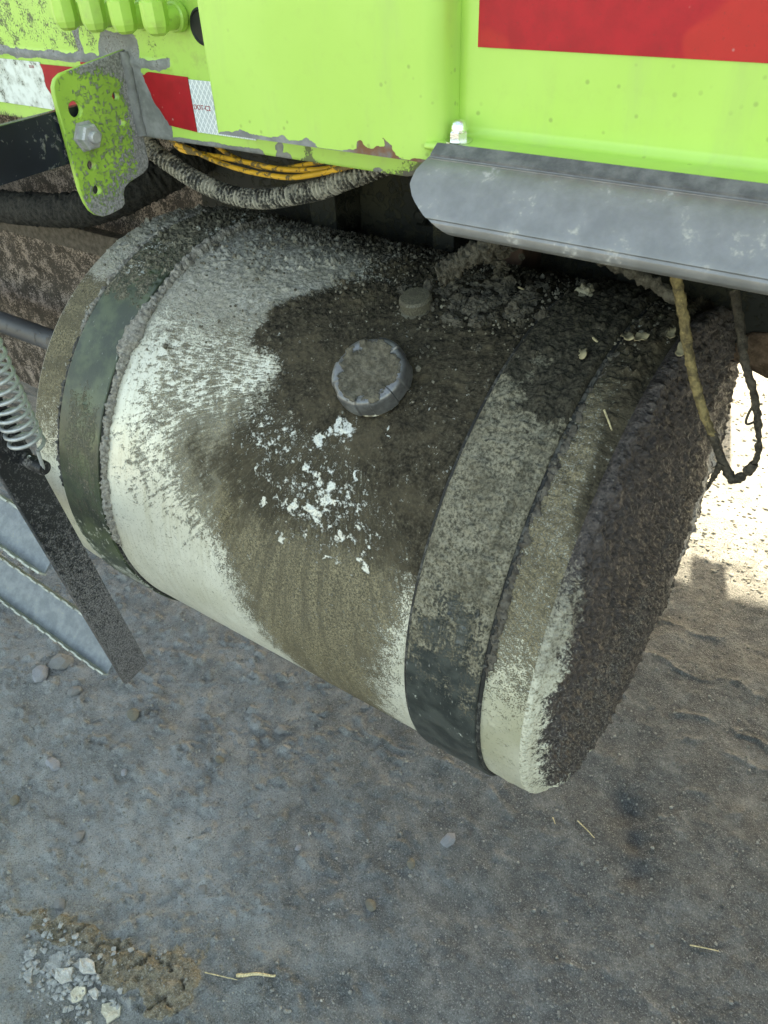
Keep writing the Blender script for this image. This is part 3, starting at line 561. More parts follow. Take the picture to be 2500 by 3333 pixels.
# coil spring
pA, pB = np.array([-.612, -.430, 1.150]), np.array([-.613, -.4175, .873]); L = np.linalg.norm(pB-pA); ax = (pB-pA)/L
e1 = np.cross(ax, [0, 1., 0]); e1 /= np.linalg.norm(e1); e2 = np.cross(ax, e1); n = 1100; t = np.linspace(0, 1, n); turns = 20
rad = .0185*np.ones(n); ctr = pA+np.outer(.06+t*.84, pB-pA)
path = ctr+rad[:, None]*(np.cos(t*turns*2*np.pi)[:, None]*e1+np.sin(t*turns*2*np.pi)[:, None]*e2)
sp = tube('spring', path, .0024, m_metal('spring_steel', (.34, .35, .345), (.45, .46, .45), .4, .35, 150, ((.3, .29, .24), .62)), st, 8)
for (end, ctr0, sg) in ((path[-1], pB, 1), (path[0], pA, -1)):
    hk = [end]+[ctr0-ax*sg*.022+e1*.0165]+[ctr0+e1*.0125*math.cos(q)+ax*sg*.0125*math.sin(q) for q in np.linspace(0, math.pi*1.2, 12)]
    h_ = tube('hook', spline(hk, 40), .0024, sp.data.materials[0], None, 8); h_.parent = sp
revolve('spring_pin', [(.009, -.028), (.009, .010), (.0075, .012), (0, .0125)], m_spat('pin_paint', (.014, .014, .015), (.2, .19, .18), 150, .6, .5), st, (-.611, -.4165, .871), (1, 0, 0), 20)
revolve('spring_pin', [(.009, -.028), (.009, .010), (.0075, .012), (0, .0125)], M_blk, st, (-.607, -.430, 1.160), (1, 0, 0), 20)

# ================================================================== FUEL TANK
RT, ZC = .327, .687
tank = thing('fuel_tank', 'mud caked cylindrical aluminium fuel tank strapped under the green truck', 'fuel tank', (-.40, 0, ZC-RT))
thf = np.arange(-78, 122, math.degrees(.0016/RT)); thb = np.linspace(122, 282, 150)[1:-1]
TH = np.concatenate([thf, thb]); NT = len(TH)
def cyl(xv, radius):
    a, b = np.meshgrid(xv, TH, indexing='ij'); x, th = a.ravel(), b.ravel(); t = np.radians(th)
    N = np.stack([0*x, -np.cos(t), np.sin(t)], 1); P0 = N*radius+np.stack([x, 0*x, 0*x+ZC], 1)
    return x, th, N, P0
def s_(th): return RT*np.radians(th)
def poly(l): return [(x, RT*math.radians(t)) for x, t in l]
def blobs(x, s, l, amp=0.):
    v = np.zeros(len(x))
    for bx, bt, r, *e in l:
        rx, ry = (r, e[0]) if e else (r, r); v = np.maximum(v, ss(1.3, .35, np.hypot((x-bx)/rx, (s-RT*math.radians(bt))/ry)))
    return v
xv = np.arange(-.807, -.0055, .0016); x, th, N, P = cyl(xv, RT); xr, thr = x, th; x = (x-.0175)/1.03; th = th-1.7   # paint layout
n1 = fb(P, 14, 4, 2)-.5; n2 = fb(P, 14, 4, 33)-.5; n3 = fb(P, 60, 4, 5)-.5
wx = x+.05*n1+.02*n3; wsv = s_(th)+.05*n2+.02*n3; wth = np.degrees(wsv/RT)
mud = ss(-.03, .024, sdp(wx, wsv, poly([(-.475, 57), (-.475, 66), (-.41, 78), (-.31, 84), (-.14, 84), (-.13, 20), (-.175, 23), (-.21, 31), (-.25, 36), (-.30, 40), (-.35, 41), (-.405, 44), (-.40, 52), (-.43, 54)])))
mud = np.maximum(mud, .66*ss(-.06, .02, sdp(wx, wsv, poly([(-.485, 32), (-.47, 24), (-.43, 40), (-.40, 46), (-.16, 45), (-.16, 24), (-.22, 22), (-.28, 22), (-.34, 23), (-.40, 22)]))))
mud = np.maximum(mud, .9*ss(70, 86, wth)*ss(-.46, -.36, wx)); mud = np.maximum(mud, .72*ss(82, 100, wth)*ss(-.62, -.50, wx))
film = .90*ss(-.05, .045, sdp(wx, wsv, poly([(-.425, 40), (-.44, 30), (-.455, 18), (-.437, 6), (-.385, -16), (-.33, -34), (-.30, -60), (-.21, -60), (-.212, -16), (-.196, 2), (-.184, 15), (-.165, 26), (-.20, 36), (-.385, 46)])))
film = np.maximum(film, .75*ss(-.012, .004, x+.16)*ss(-25, 20, wth))
core = np.exp(-(((wx+.435)/.065)**2+((wth-27)/12)**2))
streak = .38*ss(-.66, -.58, wx)*ss(0, 20, wth)*ss(72, 56, wth)+.50*core+.14*ss(-.56, -.46, wx)*ss(6, 20, wth)*ss(46, 34, wth)
streak *= ss(-.36, -.44, wx)*(.45+1.1*fb(P, 18, 3, 97))
dust = .58*ss(46, 66, wth)*ss(-.38, -.46, wx)+.42*ss(62, 82, wth)+.24*ss(28, 46, wth)*ss(-.4, -.47, wx)
dust = np.where(x < -.7, .62*ss(52, 60, wth)+.25*ss(68, 80, wth), dust)
dust = np.where(x > -.0745, .30*ss(14, 44, wth)+.35*ss(2, 24, wth), dust)
mud = np.where(x > -.0745, .95*ss(50, 78, wth+90*(x+.05))+.95*ss(-.055, -.018, x)*ss(22, 52, wth), mud)
film = np.where(x > -.0745, .12+.56*ss(-6, 28, wth), film); film = np.where(x < -.74, .72*ss(4, 34, wth)*ss(66, 56, wth)+.16, film)
streak = np.where((x > -.0745) | (x < -.74), 0, streak)
white = blobs(x*.75+wx*.25+.03*(fb(P, 75, 3, 101)-.5), s_(th)*.75+wsv*.25+.03*(fb(P, 75, 3, 102)-.5), [(-.303, 44.5, .018, .013), (-.322, 41, .007, .014), (-.330, 34.5, .009, .013), (-.298, 31, .010, .022), (-.304, 26.5, .010, .012), (-.262, 25.2, .008, .006), (-.338, 19.4, .008, .007), (-.226, 24, .004, .008), (-.249, 34.7, .005, .005), (-.266, 37, .005, .005), (-.395, 30.7, .004, .010), (-.372, 26, .006, .010), (-.235, 20.8, .010, .005), (-.27, 19, .012, .003), (-.215, 53, .003, .004), (-.335, 26, .005, .010), (-.245, 47, .004, .004)])*.80
white = np.maximum(white, .34*blobs(x, s_(th), [(-.30, 29, .09, .06), (-.38, 38, .07, .04)]))
tint = np.where(x > -.0745, .55, 0)+.8*ss(35, -5, wth)*ss(.30, .62, fb(P, 7, 3, 71))*ss(-.62, -.5, x)+.5*ss(.12, .0, np.abs(x+.78)*3)
mid = (x > -.655) & (x < -.163)
cr1 = np.clip(fb(P, 230, 2, 81)-.52, 0, 1); cr2 = np.clip(fb(P, 95, 3, 83)-.5, 0, 1)
rel = mud*(.0016+.008*cr2+.005*cr1)+ss(.3, .9, dust)*(.006*cr1+.005*cr2)+ss(55, 85, th)*(.012*cr1*ss(.45, .6, fb(P, 40, 2, 87))+.003*cr2)
rel += ss(-.0745, -.07, x)*(.004*ss(15, 35, th)*(fb(P, 30, 4, 91))+.004*cr2)
dx_ = np.minimum(np.abs(xr+.7026), np.abs(xr+.1034)); rel *= ss(.0465, .051, dx_)*ss(-.0075, -.022, xr)              # keep the mud clear of the straps
V = P+N*rel[:, None]; x, th = xr, thr; CY = np.stack([x, s_(th), 0*x], 1)
qx, qs = x+.285, s_(th)-s_(57.); qr = np.hypot(qx, qs); RAD = np.stack([np.arctan2(qs, -qx)+.07*(fb(P, 9, 2, 5)-.5), qr, 0*qr], 1)
M_shell = m_shell()
mkobj('shell', mesh_np('shell', V, gridf(len(xv), NT, True), True, {'mud': mud, 'dust': dust, 'film': film, 'white': white, 'streak': streak, 'tint': tint, 'cyl': CY, 'rad': RAD}), M_shell, tank)
# straps with rubber liners
def strap(x0, x1, right):
    xv = np.concatenate([[x0, x0], np.arange(x0+.0008, x1-.0008, .0016), [x1, x1]]); x, th, N, P = cyl(xv, RT); n = len(xv)
    k = np.repeat(np.arange(n), NT); rad = np.where((k == 0) | (k == n-1), .002, .0055)
    n1 = fb(P, 20, 4, 2)-.5; n3 = fb(P, 70, 4, 5)-.5; w = th+40*n1+22*n3
    cr1 = np.clip(fb(P, 230, 2, 81)-.52, 0, 1); cr2 = np.clip(fb(P, 95, 3, 83)-.5, 0, 1)
    if right:
        dust = .98*ss(-8, 34, w); mud = .85*ss(48, 74, w+250*(x+.106)); wh = .22*ss(15, -5, th)*ss(.4, .6, fb(P, 30, 3, 9))
        rel = ss(5, 25, th)*(.0025+.010*cr2+.010*cr1+.005*(fb(P, 25, 3, 19)-.4))+.0008*(fb(P, 30, 3, 4))
        rel -= .004*ss(.006, .0, np.abs(x+.078+.004*n1*4))*ss(0, 20, th)
    else:
        dust = .62*ss(56, 64, w)+.3*ss(70, 84, w)+.40*ss(.05, .02, np.abs(x+.70-.02*n1))*ss(40, 30, th)*ss(-5, 8, th)*ss(.42, .56, fb(P, 12, 3, 12)); mud = 0*x; wh = .30*ss(5, -8, w)+.20*ss(24, 10, w)*ss(.5, .6, fb(P, 16, 3, 14))+.4*ss(64, 70, w)*ss(.5, .62, fb(P, 18, 3, 17))
        rel = ss(55, 75, th)*(.016*cr1+.006*cr2); rel -= 0
        rel += .0022*np.exp(-(((x+.700)/.004)**2+((s_(th)-RT*math.radians(31))/.004)**2))
    edge = ss(0, .004, x-x0)*ss(0, .004, x1-x)
    V = P+N*(rad+rel*edge)[:, None]
    o = mkobj('strap', mesh_np('strap', V, gridf(n, NT, True), True, {'mud': mud, 'dust': dust, 'white': wh, 'cyl': np.stack([x, s_(th), 0*x], 1)}), m_strap(right), tank)
    for e0, e1 in ((x0-.0045, x0+.002), (x1-.002, x1+.0045)):
        xv2 = np.array([e0, e0+.0003, (e0+e1)/2, e1-.0003, e1]); x, th, N, P = cyl(xv2, RT); k = np.repeat(np.arange(5), NT); r_ = np.array([-.001, .0027, .0030, .0027, -.001])[k]
        V = P+N*(r_+.0015*ss(20, 60, th)*fb(P, 150, 2, 3))[:, None]
        l_ = mkobj('rubber_liner', mesh_np('rubber_liner', V, gridf(5, NT, True)), M_lin, None); l_.parent = o; l_.matrix_parent_inverse = Matrix.Identity(4)
    return o
M_lin = m_spat('strap_rubber', (.014, .014, .013), (.12, .115, .10), 160, .62, .7)
def keep(parent, fn):
    return fn
s1 = strap(-.7449, -.6604, False); s2 = strap(-.1477, -.0591, True)
tag(s2, 'strap caked in brown mud above with bare black rubber below')
# dried mud ridges packed along the straps
M_ridge = m_mud('dried_grey_mud', (.17, .157, .135), (.40, .375, .325), .95, 190, b=.9)
def ridge(xc, t0, t1, w, h, seed, mat=M_ridge, big=()):
    n = int((t1-t0)*RT*math.pi/180/.0014); t = np.linspace(t0, t1, n); tr = np.radians(t); Pn = np.stack([0*t, np.cos(tr), np.sin(tr)], 1)
    r_ = 1+.9*(fb(Pn, 26, 3, seed)-.5); 
    xo = np.zeros(n)
    for (bt, bw, ba, bx) in big: g_ = np.exp(-((t-bt)/bw)**2); r_ += ba*g_; xo += bx*g_
    r_ *= ss(0, 4, t-t0)*ss(0, 4, t1-t)+.05; seg = 14; ph = np.linspace(0, 2*np.pi, seg, endpoint=False)
    V = []; 
    cx = xc+xo[:, None]+(w*r_)[:, None]*np.cos(ph); rr = RT+.001+(h*np.minimum(r_, 1.7))[:, None]*(np.sin(ph)*1.0)
    V = np.stack([cx, -rr*np.cos(tr)[:, None], ZC+rr*np.sin(tr)[:, None]], -1).reshape(-1, 3)
    V += ((np.stack([fb(V, 240, 3, seed+q) for q in (1, 2, 3)], 1)-.5)*.009)
    return mkobj('mud_ridge', mesh_np('mud_ridge', V, gridf(n, seg, True)), mat, tank)
ridge(-.6515, -6, 108, .0052, .0065, 3, big=((52, 4.5, 1.5, -.004), (46.5, 1.6, .9, -.006), (49, 2, .6, 0), (80, 10, .5, 0)))
ridge(-.7505, 46, 108, .0038, .005, 8)
ridge(-.7500, 5, 50, .0022, .003, 18, m_mud('dark_grey_mud', (.06, .058, .054), (.13, .125, .115)))
ridge(-.0530, 10, 100, .0040, .0026, 28, m_mud('grey_brown_mud', (.05, .042, .034), (.13, .115, .092)))
# end caps
def end_cap(xe, sg, muddy):                  # dished head: elliptical shoulder then a flat face
    nr = 170 if muddy else 40; ax_, bx_ = .018, .078; n_f = int(nr*.62)
    q = np.concatenate([np.zeros(n_f), np.linspace(0, math.pi/2, nr-n_f+1)[1:]]); r = np.concatenate([np.linspace(.0006, RT-bx_, n_f), RT-bx_+bx_*np.sin(q[n_f:])])
    xx = ax_*np.cos(q)+.004*(1-np.clip(r/(RT-bx_), 0, 1)**2)
    nx_, nr_ = np.cos(q)/ax_, np.sin(q)/bx_; ln = np.hypot(nx_, nr_); nx_, nr_ = nx_/ln, nr_/ln
    a, b = np.meshgrid(np.arange(nr), TH, indexing='ij'); a = a.ravel(); th = b.ravel(); t = np.radians(th); rr = r[a]
    P = np.stack([xe+sg*xx[a], -rr*np.cos(t), ZC+rr*np.sin(t)], 1); N = np.stack([sg*nx_[a], -nr_[a]*np.cos(t), nr_[a]*np.sin(t)], 1)
    at = {}
    if muddy:
        rim = ss(1.0, .80, q[a]/(math.pi/2)*1.0)
        rel = (.003+.009*fb(P, 26, 4, 5)+.016*np.clip(fb(P, 90, 3, 6)-.45, 0, 1)+.014*np.clip(fb(P, 210, 2, 7)-.5, 0, 1))*rim
        rel *= 1-.8*ss(.295, .318, rr)*ss(40, 10, th); V = P+N*rel[:, None]
        fr_ = (th > 150) & (th < 250)
        wet = ss(.040, .012, np.abs(rr-.235+.02*(fb(P, 20, 3, 66)-.5)))*ss(150, 168, th)*ss(232, 214, th)  # strip made glossier, and its colour lightened to imitate a reflection
        bare = ss(-.030, .016, (rr-.312-.010*ss(20, 50, th))+(fb(P, 34, 4, 15)-.5)*.035)*ss(48, 22, th)
        low = ss(34, 4, th+(fb(P, 30, 3, 16)-.5)*24)
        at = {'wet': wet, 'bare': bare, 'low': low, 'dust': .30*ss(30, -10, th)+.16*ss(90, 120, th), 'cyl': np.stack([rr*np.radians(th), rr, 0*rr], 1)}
    else: V = P
    F = gridf(nr, NT, True)
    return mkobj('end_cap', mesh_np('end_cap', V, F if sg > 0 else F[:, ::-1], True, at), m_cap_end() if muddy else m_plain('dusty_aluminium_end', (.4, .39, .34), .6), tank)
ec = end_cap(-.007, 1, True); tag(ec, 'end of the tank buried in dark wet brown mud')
end_cap(-.806, -1, False)
# fringe of mud crumbs hanging on the rim of the muddy end
M_fr = m_mud('dark_wet_mud', (.02, .017, .014), (.07, .058, .05), .6, 120, wet=.35)
Vs, Fs, k0 = [], [], 0
for _ in range(330):
    t = R_(random.uniform(95, 262)); r = random.uniform(.003, .008)*(2.0 if random.random() < .06 else 1); rr = RT-random.uniform(.0, .03)
    bm = bmesh.new(); bmesh.ops.create_icosphere(bm, subdivisions=2, radius=1); v = np.array([q.co for q in bm.verts]); f = np.array([[q.index for q in fc.verts] for fc in bm.faces]); bm.free()
    v = v*(1+(fb(v+random.random()*50, 1.8, 3, 4)-.5)[:, None]*1.3)*r*np.array([1, 1, 1.])+np.array([random.uniform(-.004, .008), -rr*math.cos(t), ZC+rr*math.sin(t)])
    Vs.append(v); Fs.append(f+k0); k0 += len(v)
fr = mkobj('mud_crumbs', mesh_np('mud_crumbs', np.vstack(Vs), np.vstack(Fs)), M_fr, tank); tag(fr, kind='stuff')
# loose granular dirt lying on top of the tank
Vs, Fs, k0 = [], [], 0
ico = bmesh.new(); bmesh.ops.create_icosphere(ico, subdivisions=1, radius=1); iv = np.array([q.co for q in ico.verts]); jf = np.array([[q.index for q in fc.verts] for fc in ico.faces]); ico.free()
for _ in range(2300):
    xx = random.uniform(-.80, -.03); t_ = 118-abs(random.gauss(0, 1))*26-(18 if xx > -.3 else 0)*random.random()
    if t_ < 48: continue
    if min(abs(xx+.7026), abs(xx+.1034)) < .043 and random.random() < .5: continue
    t = R_(t_); r = random.uniform(.0008, .0022)*(1.7 if random.random() < .07 else 1); rr = RT+.0035+r*.3
    v = iv*rng.uniform(.6, 1.35, (len(iv), 1))*r+np.array([xx, -rr*math.cos(t), ZC+rr*math.sin(t)]); Vs.append(v); Fs.append(jf+k0); k0 += len(iv)
gr = mkobj('loose_dirt', mesh_np('loose_dirt', np.vstack(Vs), np.vstack(Fs), False), m_mud('loose_dirt', (.05, .045, .033), (.22, .20, .155), .95, 60), tank); tag(gr, kind='stuff')
# filler neck and cap
cth, cxx = R_(56.7), -.279
axv = Vector((0, -math.cos(cth), math.sin(cth))); c0 = Vector((cxx, 0, ZC))+axv*(RT-.017)
fc = revolve('filler_cap', [(.040, .026), (.0425, .027)], None, tank, c0, axv, 8); bpy.data.objects.remove(fc)
nph, nrr = 180, 46; ph = np.linspace(0, 2*np.pi, nph, endpoint=False)
pf = [(0, .0455), (.008, .0455), (.014, .0455), (.019, .0455), (.024, .0455), (.028, .0456), (.031, .0460), (.034, .0468), (.0365, .0470), (.039, .0464), (.0408, .0448), (.0418, .0425), (.0423, .039), (.0426, .034), (.0428, .029), (.0428, .025), (.0415, .0242), (.034, .0242)]
pf = spline([(a_, b_, 0) for a_, b_ in pf], 60)[:, :2]; G = []
grip = np.zeros(nph)
for kk in range(6): dd = np.abs((ph-(kk*np.pi/3+.35)+np.pi) % (2*np.pi)-np.pi); grip = np.maximum(grip, ss(.34, .33, dd))
rot = axv.to_track_quat('Z', 'Y').to_matrix(); rot = np.array(rot)
r0 = np.repeat(pf[:, 0], nph); h0 = np.repeat(pf[:, 1], nph); pp = np.tile(ph, len(pf)); gg = np.tile(grip, len(pf))
outer = ss(.024, .034, r0); r1 = r0+gg*.0015*outer; h1 = h0+gg*.0016*outer*(h0 > .04)
Lc = np.stack([r1*np.cos(pp), r1*np.sin(pp), h1], 1); Wc = Lc@rot.T+np.array(c0)
up_n = ss(.040, .046, h0); cov = .12+up_n*ss(.037, .027, r0+.012*(fb(Wc, 60, 3, 4)-.5)*2)*.85+.06
Wc = Wc+np.outer((np.clip(cov-.3, 0, 1)*(.0012+.006*np.clip(fb(Wc, 140, 3, 9)-.42, 0, 1))*up_n), np.array(axv))
kk = Mat('filler_cap_metal'); nm_ = kk.noise(120, 5, .62); nf_ = kk.noise(420, 3, .6); cv = kk.cov(kk.attr('mud'), kk.ma('MULTIPLY_ADD', nf_, .45, kk.ma('MULTIPLY', nm_, .55)), 7, 1.9)
capc = kk.mix(cv, kk.mix(kk.rng(nm_, .3, .7), (.13, .13, .128), (.22, .22, .218)), kk.mix(kk.rng(nm_, .35, .68), (.055, .047, .032), (.14, .122, .088)))
M_cap = kk.bsdf(capc, kk.mf(cv, .38, .95), kk.mf(cv, .6, 0.), kk.bump(kk.ma('MULTIPLY', cv, kk.ma('ADD', nm_, nf_)), .8, .002))
fcap = mkobj('filler_cap', mesh_np('filler_cap', Wc, gridf(len(pf), nph, True), True, {'mud': cov}), M_cap, tank); fcap.data.set_sharp_from_angle(angle=R_(40))
tag(fcap, 'round ribbed metal filler cap with dirt on top')
k = Mat('neck_metal'); nm_ = k.noise(120, 5, .6); M_neck = k.bsdf(k.mix(k.rng(nm_, .45, .6), (.62, .60, .5), (.16, .14, .10)), .55, .1, k.bump(nm_, .5, .001))
revolve('filler_neck', [(.0405, .0140), (.0400, .0180), (.037, .0195), (.036, .021), (.036, .026)], M_neck, tank, c0, axv, 40)
# breather fitting half buried, with caked hose going up under the moulding
t_ = R_(77); av = Vector((0, -math.cos(t_), math.sin(t_))); cb = Vector((-.293, 0, ZC))+av*(RT-.010)
M_brass = m_metal('dirty_fitting', (.09, .083, .06), (.17, .16, .11), .6, .2, 100, ((.05, .043, .03), .44))
b_ = revolve('breather_fitting', [(.024, 0), (.024, .010), (.021, .012), (.0195, .013), (.0195, .024), (.017, .027), (0, .028)], M_brass, tank, cb, av, 28)
M_cake = m_mud('caked_brown_mud', (.035, .031, .023), (.12, .108, .085), .95, 150)
tube('breather_hose', spline([(-.275, -.055, 1.045), (-.262, -.050, 1.052), (-.246, -.045, 1.062), (-.228, -.045, 1.075), (-.213, -.04, 1.092), (-.20, -.02, 1.12), (-.2, .05, 1.15)], 140), np.linspace(.010, .008, 140), M_cake, tank, 28, lump=.010, lscale=210)
Vs, Fs, k0 = [], [], 0
bm = bmesh.new(); bmesh.ops.create_icosphere(bm, subdivisions=3, radius=1); cv_ = np.array([q.co for q in bm.verts]); cf_ = np.array([[q.index for q in fc.verts] for fc in bm.faces]); bm.free()
for q in range(90):
    r = random.uniform(.003, .010); xx = random.gauss(-.215, .045); t = R_(random.gauss(86, 6)); rr = RT+random.uniform(-.001, .006)
    if q < 14: xx = random.gauss(-.238, .012); rr = RT+.004+q*.0042; t = R_(95)
    v = cv_*(1+(fb(cv_+q*3.1, 2.2, 4, q)-.5)[:, None]*1.7)*r*np.array([random.uniform(.7, 1.5), 1, random.uniform(.6, 1.1)])+np.array([xx, -rr*math.cos(t), ZC+rr*math.sin(t)])
    Vs.append(v); Fs.append(cf_+k0); k0 += len(cv_)
tag(mkobj('caked_mud', mesh_np('caked_mud', np.vstack(Vs), np.vstack(Fs), False), M_cake, tank), kind='stuff')

# ================================================================== HOSE, CABLES
n = 1300; path = spline([(-.79, .0, 1.195), (-.735, -.05, 1.170), (-.692, -.08, 1.140), (-.657, -.08, 1.122), (-.616, -.08, 1.108), (-.561, -.08, 1.099), (-.506, -.08, 1.102), (-.453, -.08, 1.115), (-.415, -.08, 1.126), (-.384, -.08, 1.139), (-.355, -.075, 1.150), (-.31, -.06, 1.168), (-.25, -.03, 1.185)], n)
L = np.concatenate([[0], np.cumsum(np.linalg.norm(np.diff(path, axis=0), axis=1))]); rad = .0102+.0017*np.clip(1.5*np.cos(L*2*np.pi/.0062), -1, 1)
kh = Mat('corrugated_black_plastic'); a_ = kh.noise(60, 4, .6); b2 = kh.noise(350, 3, .6); cvh = kh.rng(kh.ma('MULTIPLY_ADD', b2, .5, kh.ma('MULTIPLY', a_, .5)), .44, .55)
M_hose = kh.bsdf(kh.mix(kh.ma('MULTIPLY', cvh, .85), (.03, .03, .027), (.40, .375, .31)), kh.mf(cvh, .45, .95), 0., kh.bump(cvh, .5, .0008))
hs = tube('corrugated_hose', path, rad, M_hose, None, 22); tag(hs, 'black corrugated conduit hose sagging below the green sill', 'hose')
M_yel = m_spat('yellow_cable_jacket', (.50, .27, .025), (.16, .13, .075), 110, .62, .5)
def cable(pts, lab, r=.0030):
    c = tube('cable', spline(pts, 90), r, M_yel, None, 12); tag(c, lab, 'cable', 'yellow cables above the hose')
cable([(-.70, -.05, 1.19), (-.633, -.1, 1.163), (-.595, -.1, 1.152), (-.559, -.1, 1.144), (-.517, -.1, 1.139), (-.481, -.1, 1.138), (-.444, -.1, 1.1395), (-.408, -.099, 1.147), (-.367, -.095, 1.158), (-.30, -.07, 1.175)], 'yellow cable sagging lowest, just above the black hose')
cable([(-.70, -.04, 1.155), (-.628, -.093, 1.150), (-.585, -.093, 1.1475), (-.544, -.093, 1.147), (-.505, -.094, 1.146), (-.468, -.0945, 1.145), (-.432, -.093, 1.147), (-.397, -.09, 1.152), (-.363, -.085, 1.160), (-.30, -.05, 1.178)], 'muddy yellow cable crossing behind the lowest cable')
cable([(-.72, -.02, 1.185), (-.60, -.06, 1.150), (-.52, -.08, 1.140), (-.47, -.085, 1.143), (-.42, -.085, 1.154), (-.37, -.08, 1.166), (-.30, -.03, 1.185)], 'yellow cable rising to the right, hidden behind the other two', .0027)

# ================================================================== VINE AND TWIGS
M_stem = m_mud('yellow_stem_with_mud', (.07, .055, .03), (.25, .19, .085), .9, 110); M_stemd = m_mud('dark_muddy_stem', (.022, .018, .013), (.075, .062, .045), .7, 160)
vine = thing('dead_vine', 'dead mud coated vine stem hanging in a loop past the tank end', 'vine', (.07, -.15, .95))
tube('stem', spline([(-.025, -.145, 1.22), (.003, -.15, 1.15), (.011, -.15, 1.128), (.024, -.15, 1.094), (.040, -.15, 1.051), (.058, -.15, 1.014), (.070, -.15, .994)], 90), np.linspace(.0050, .0034, 90), M_stem, vine, 12, lump=.0018, lscale=260)
tube('loop', spline([(.069, -.15, .996), (.078, -.15, .981), (.088, -.15, .966), (.096, -.15, .956), (.104, -.15, .961), (.110, -.15, .976), (.110, -.15, .994), (.105, -.15, 1.012), (.098, -.15, 1.032), (.090, -.15, 1.050), (.080, -.15, 1.068), (.071, -.14, 1.084), (.05, -.10, 1.105)], 160), np.concatenate([np.linspace(.0034, .0040, 55), np.full(40, .0024), np.linspace(.0026, .0036, 65)]), M_stemd, vine, 12, lump=.0020, lscale=260, seed=4)
tube('knot', spline([(.1065, -.15, .966), (.1090, -.15, .972), (.1105, -.15, .978)], 14), [.003, .0042, .0045, .0045, .0045, .0045, .0043, .0042, .0042, .0042, .004, .0038, .0035, .003], M_stemd, vine, 12, lump=.001)
tube('twig', spline([(.084, -.152, .970), (.0825, -.153, .960), (.0805, -.153, .950), (.079, -.153, .940)], 30), np.linspace(.0034, .0008, 30), M_stemd, vine, 8, lump=.0016, lscale=350)
tube('twig', spline([(.0965, -.153, 1.036), (.0945, -.153, 1.028), (.094, -.153, 1.018), (.0965, -.153, 1.016), (.102, -.152, 1.021)], 30), .0011, M_stemd, vine, 6)
tw = tube('twig', spline([(-.125, 0, 1.078), (-.092, 0, 1.070), (-.054, 0, 1.060), (-.015, .0, 1.045)], 70), .0055, M_cake, None, 12, lump=.006, lscale=160); tag(tw, 'thick mud caked twig under the aluminium moulding above the tank', 'twig')

def on_tank(xx, tdeg, lift=.004):
    xx, tdeg = xx*1.03+.0185, tdeg+1.2; t = R_(tdeg); nrm = Vector((0, -math.cos(t), math.sin(t))); return Vector((xx, 0, ZC))+nrm*(RT+lift), nrm
# clods, straws and leaf scraps on the tank
def clod(xx, tdeg, size, seed, lab, mat, lift=.008):
    p, nrm = on_tank(xx, tdeg, lift); o = mkobj('mud_clod', lump_mesh('mud_clod', size, seed, 4, .8, 2.4), mat); o.location = p; o.rotation_euler = nrm.to_track_quat('Z', 'Y').to_euler(); tag(o, lab, 'mud clod', 'mud clods on the tank'); return o
M_clod = m_mud('pale_clod', (.17, .155, .11), (.36, .33, .25), .95, 140)
clod(-.142, 93, (.010, .013, .010), 21, 'pale crumbly mud clod standing on top of the tank near its right end', M_clod)
clod(-.098, 82, (.007, .008, .005), 23, 'small brown clod on the dark top of the tank by a straw', M_cake, .005)
M_straw = m_plain('straw', (.50, .42, .24), .8, 0, .35, 300)
def straw_on_tank(x0, t0, x1, t1, r, lab):
    p, n_ = on_tank(x0, t0, .006); q, _ = on_tank(x1, t1, .006); o = tube('straw', spline([p, (p+q)/2+n_*.001, q], 16), np.linspace(r, r*.7, 16), M_straw, None, 6); tag(o, lab, 'straw', 'straw bits on the tank')
straw_on_tank(-.104, 78.5, -.088, 77.0, .0017, 'short pale straw bit on the dark muddy top of the tank')
straw_on_tank(-.049, 62.8, -.034, 59.6, .0012, 'thin pale straw lying on the tank shoulder near its muddy end')
straw_on_tank(-.215, 90, -.195, 88, .0012, 'thin straw on top of the tank below the caked breather hose')
M_leaf = m_plain('dead_leaf', (.30, .25, .15), .85, 0, .4, 90)
def leaf(xx, tdeg, w, h, rz, lab):
    V = []; nn = 6
    for i in range(nn):
        for j in range(nn):
            u, v = i/(nn-1)*2-1, j/(nn-1)*2-1; e = 1-.35*abs(v)**2; V.append((u*w*e*(1+.2*math.sin(v*5+xx*90)), v*h, .35*w*u*u+.2*h*math.sin(v*2+xx*50)))
    F = gridf(nn, nn); p, nrm = on_tank(xx, tdeg, .009); o = pyobj('dead_leaf', V, F, M_leaf, None, True); o.location = p; o.rotation_euler = (nrm.to_track_quat('Z', 'Y').to_matrix() @ Matrix.Rotation(rz, 3, 'Z')).to_euler()
    sm = o.modifiers.new('s', 'SOLIDIFY'); sm.thickness = .0006; tag(o, lab, 'leaf', 'dead leaf scraps on the tank')
leaf(-.066, 80.0, .006, .008, .6, 'curled dead leaf scrap left of the vine stem on the tank top')
leaf(-.054, 80.5, .008, .007, 1.4, 'broad dead leaf scrap touching the vine stem on the tank top')
leaf(-.030, 84, .004, .010, .2, 'narrow dead leaf scrap right behind the vine stem')
leaf(-.012, 80, .0045, .010, .1, 'dead leaf scrap at the top of the muddy tank end')
leaf(-.096, 73, .004, .008, .3, 'brown leaf scrap below the short straw on the tank')

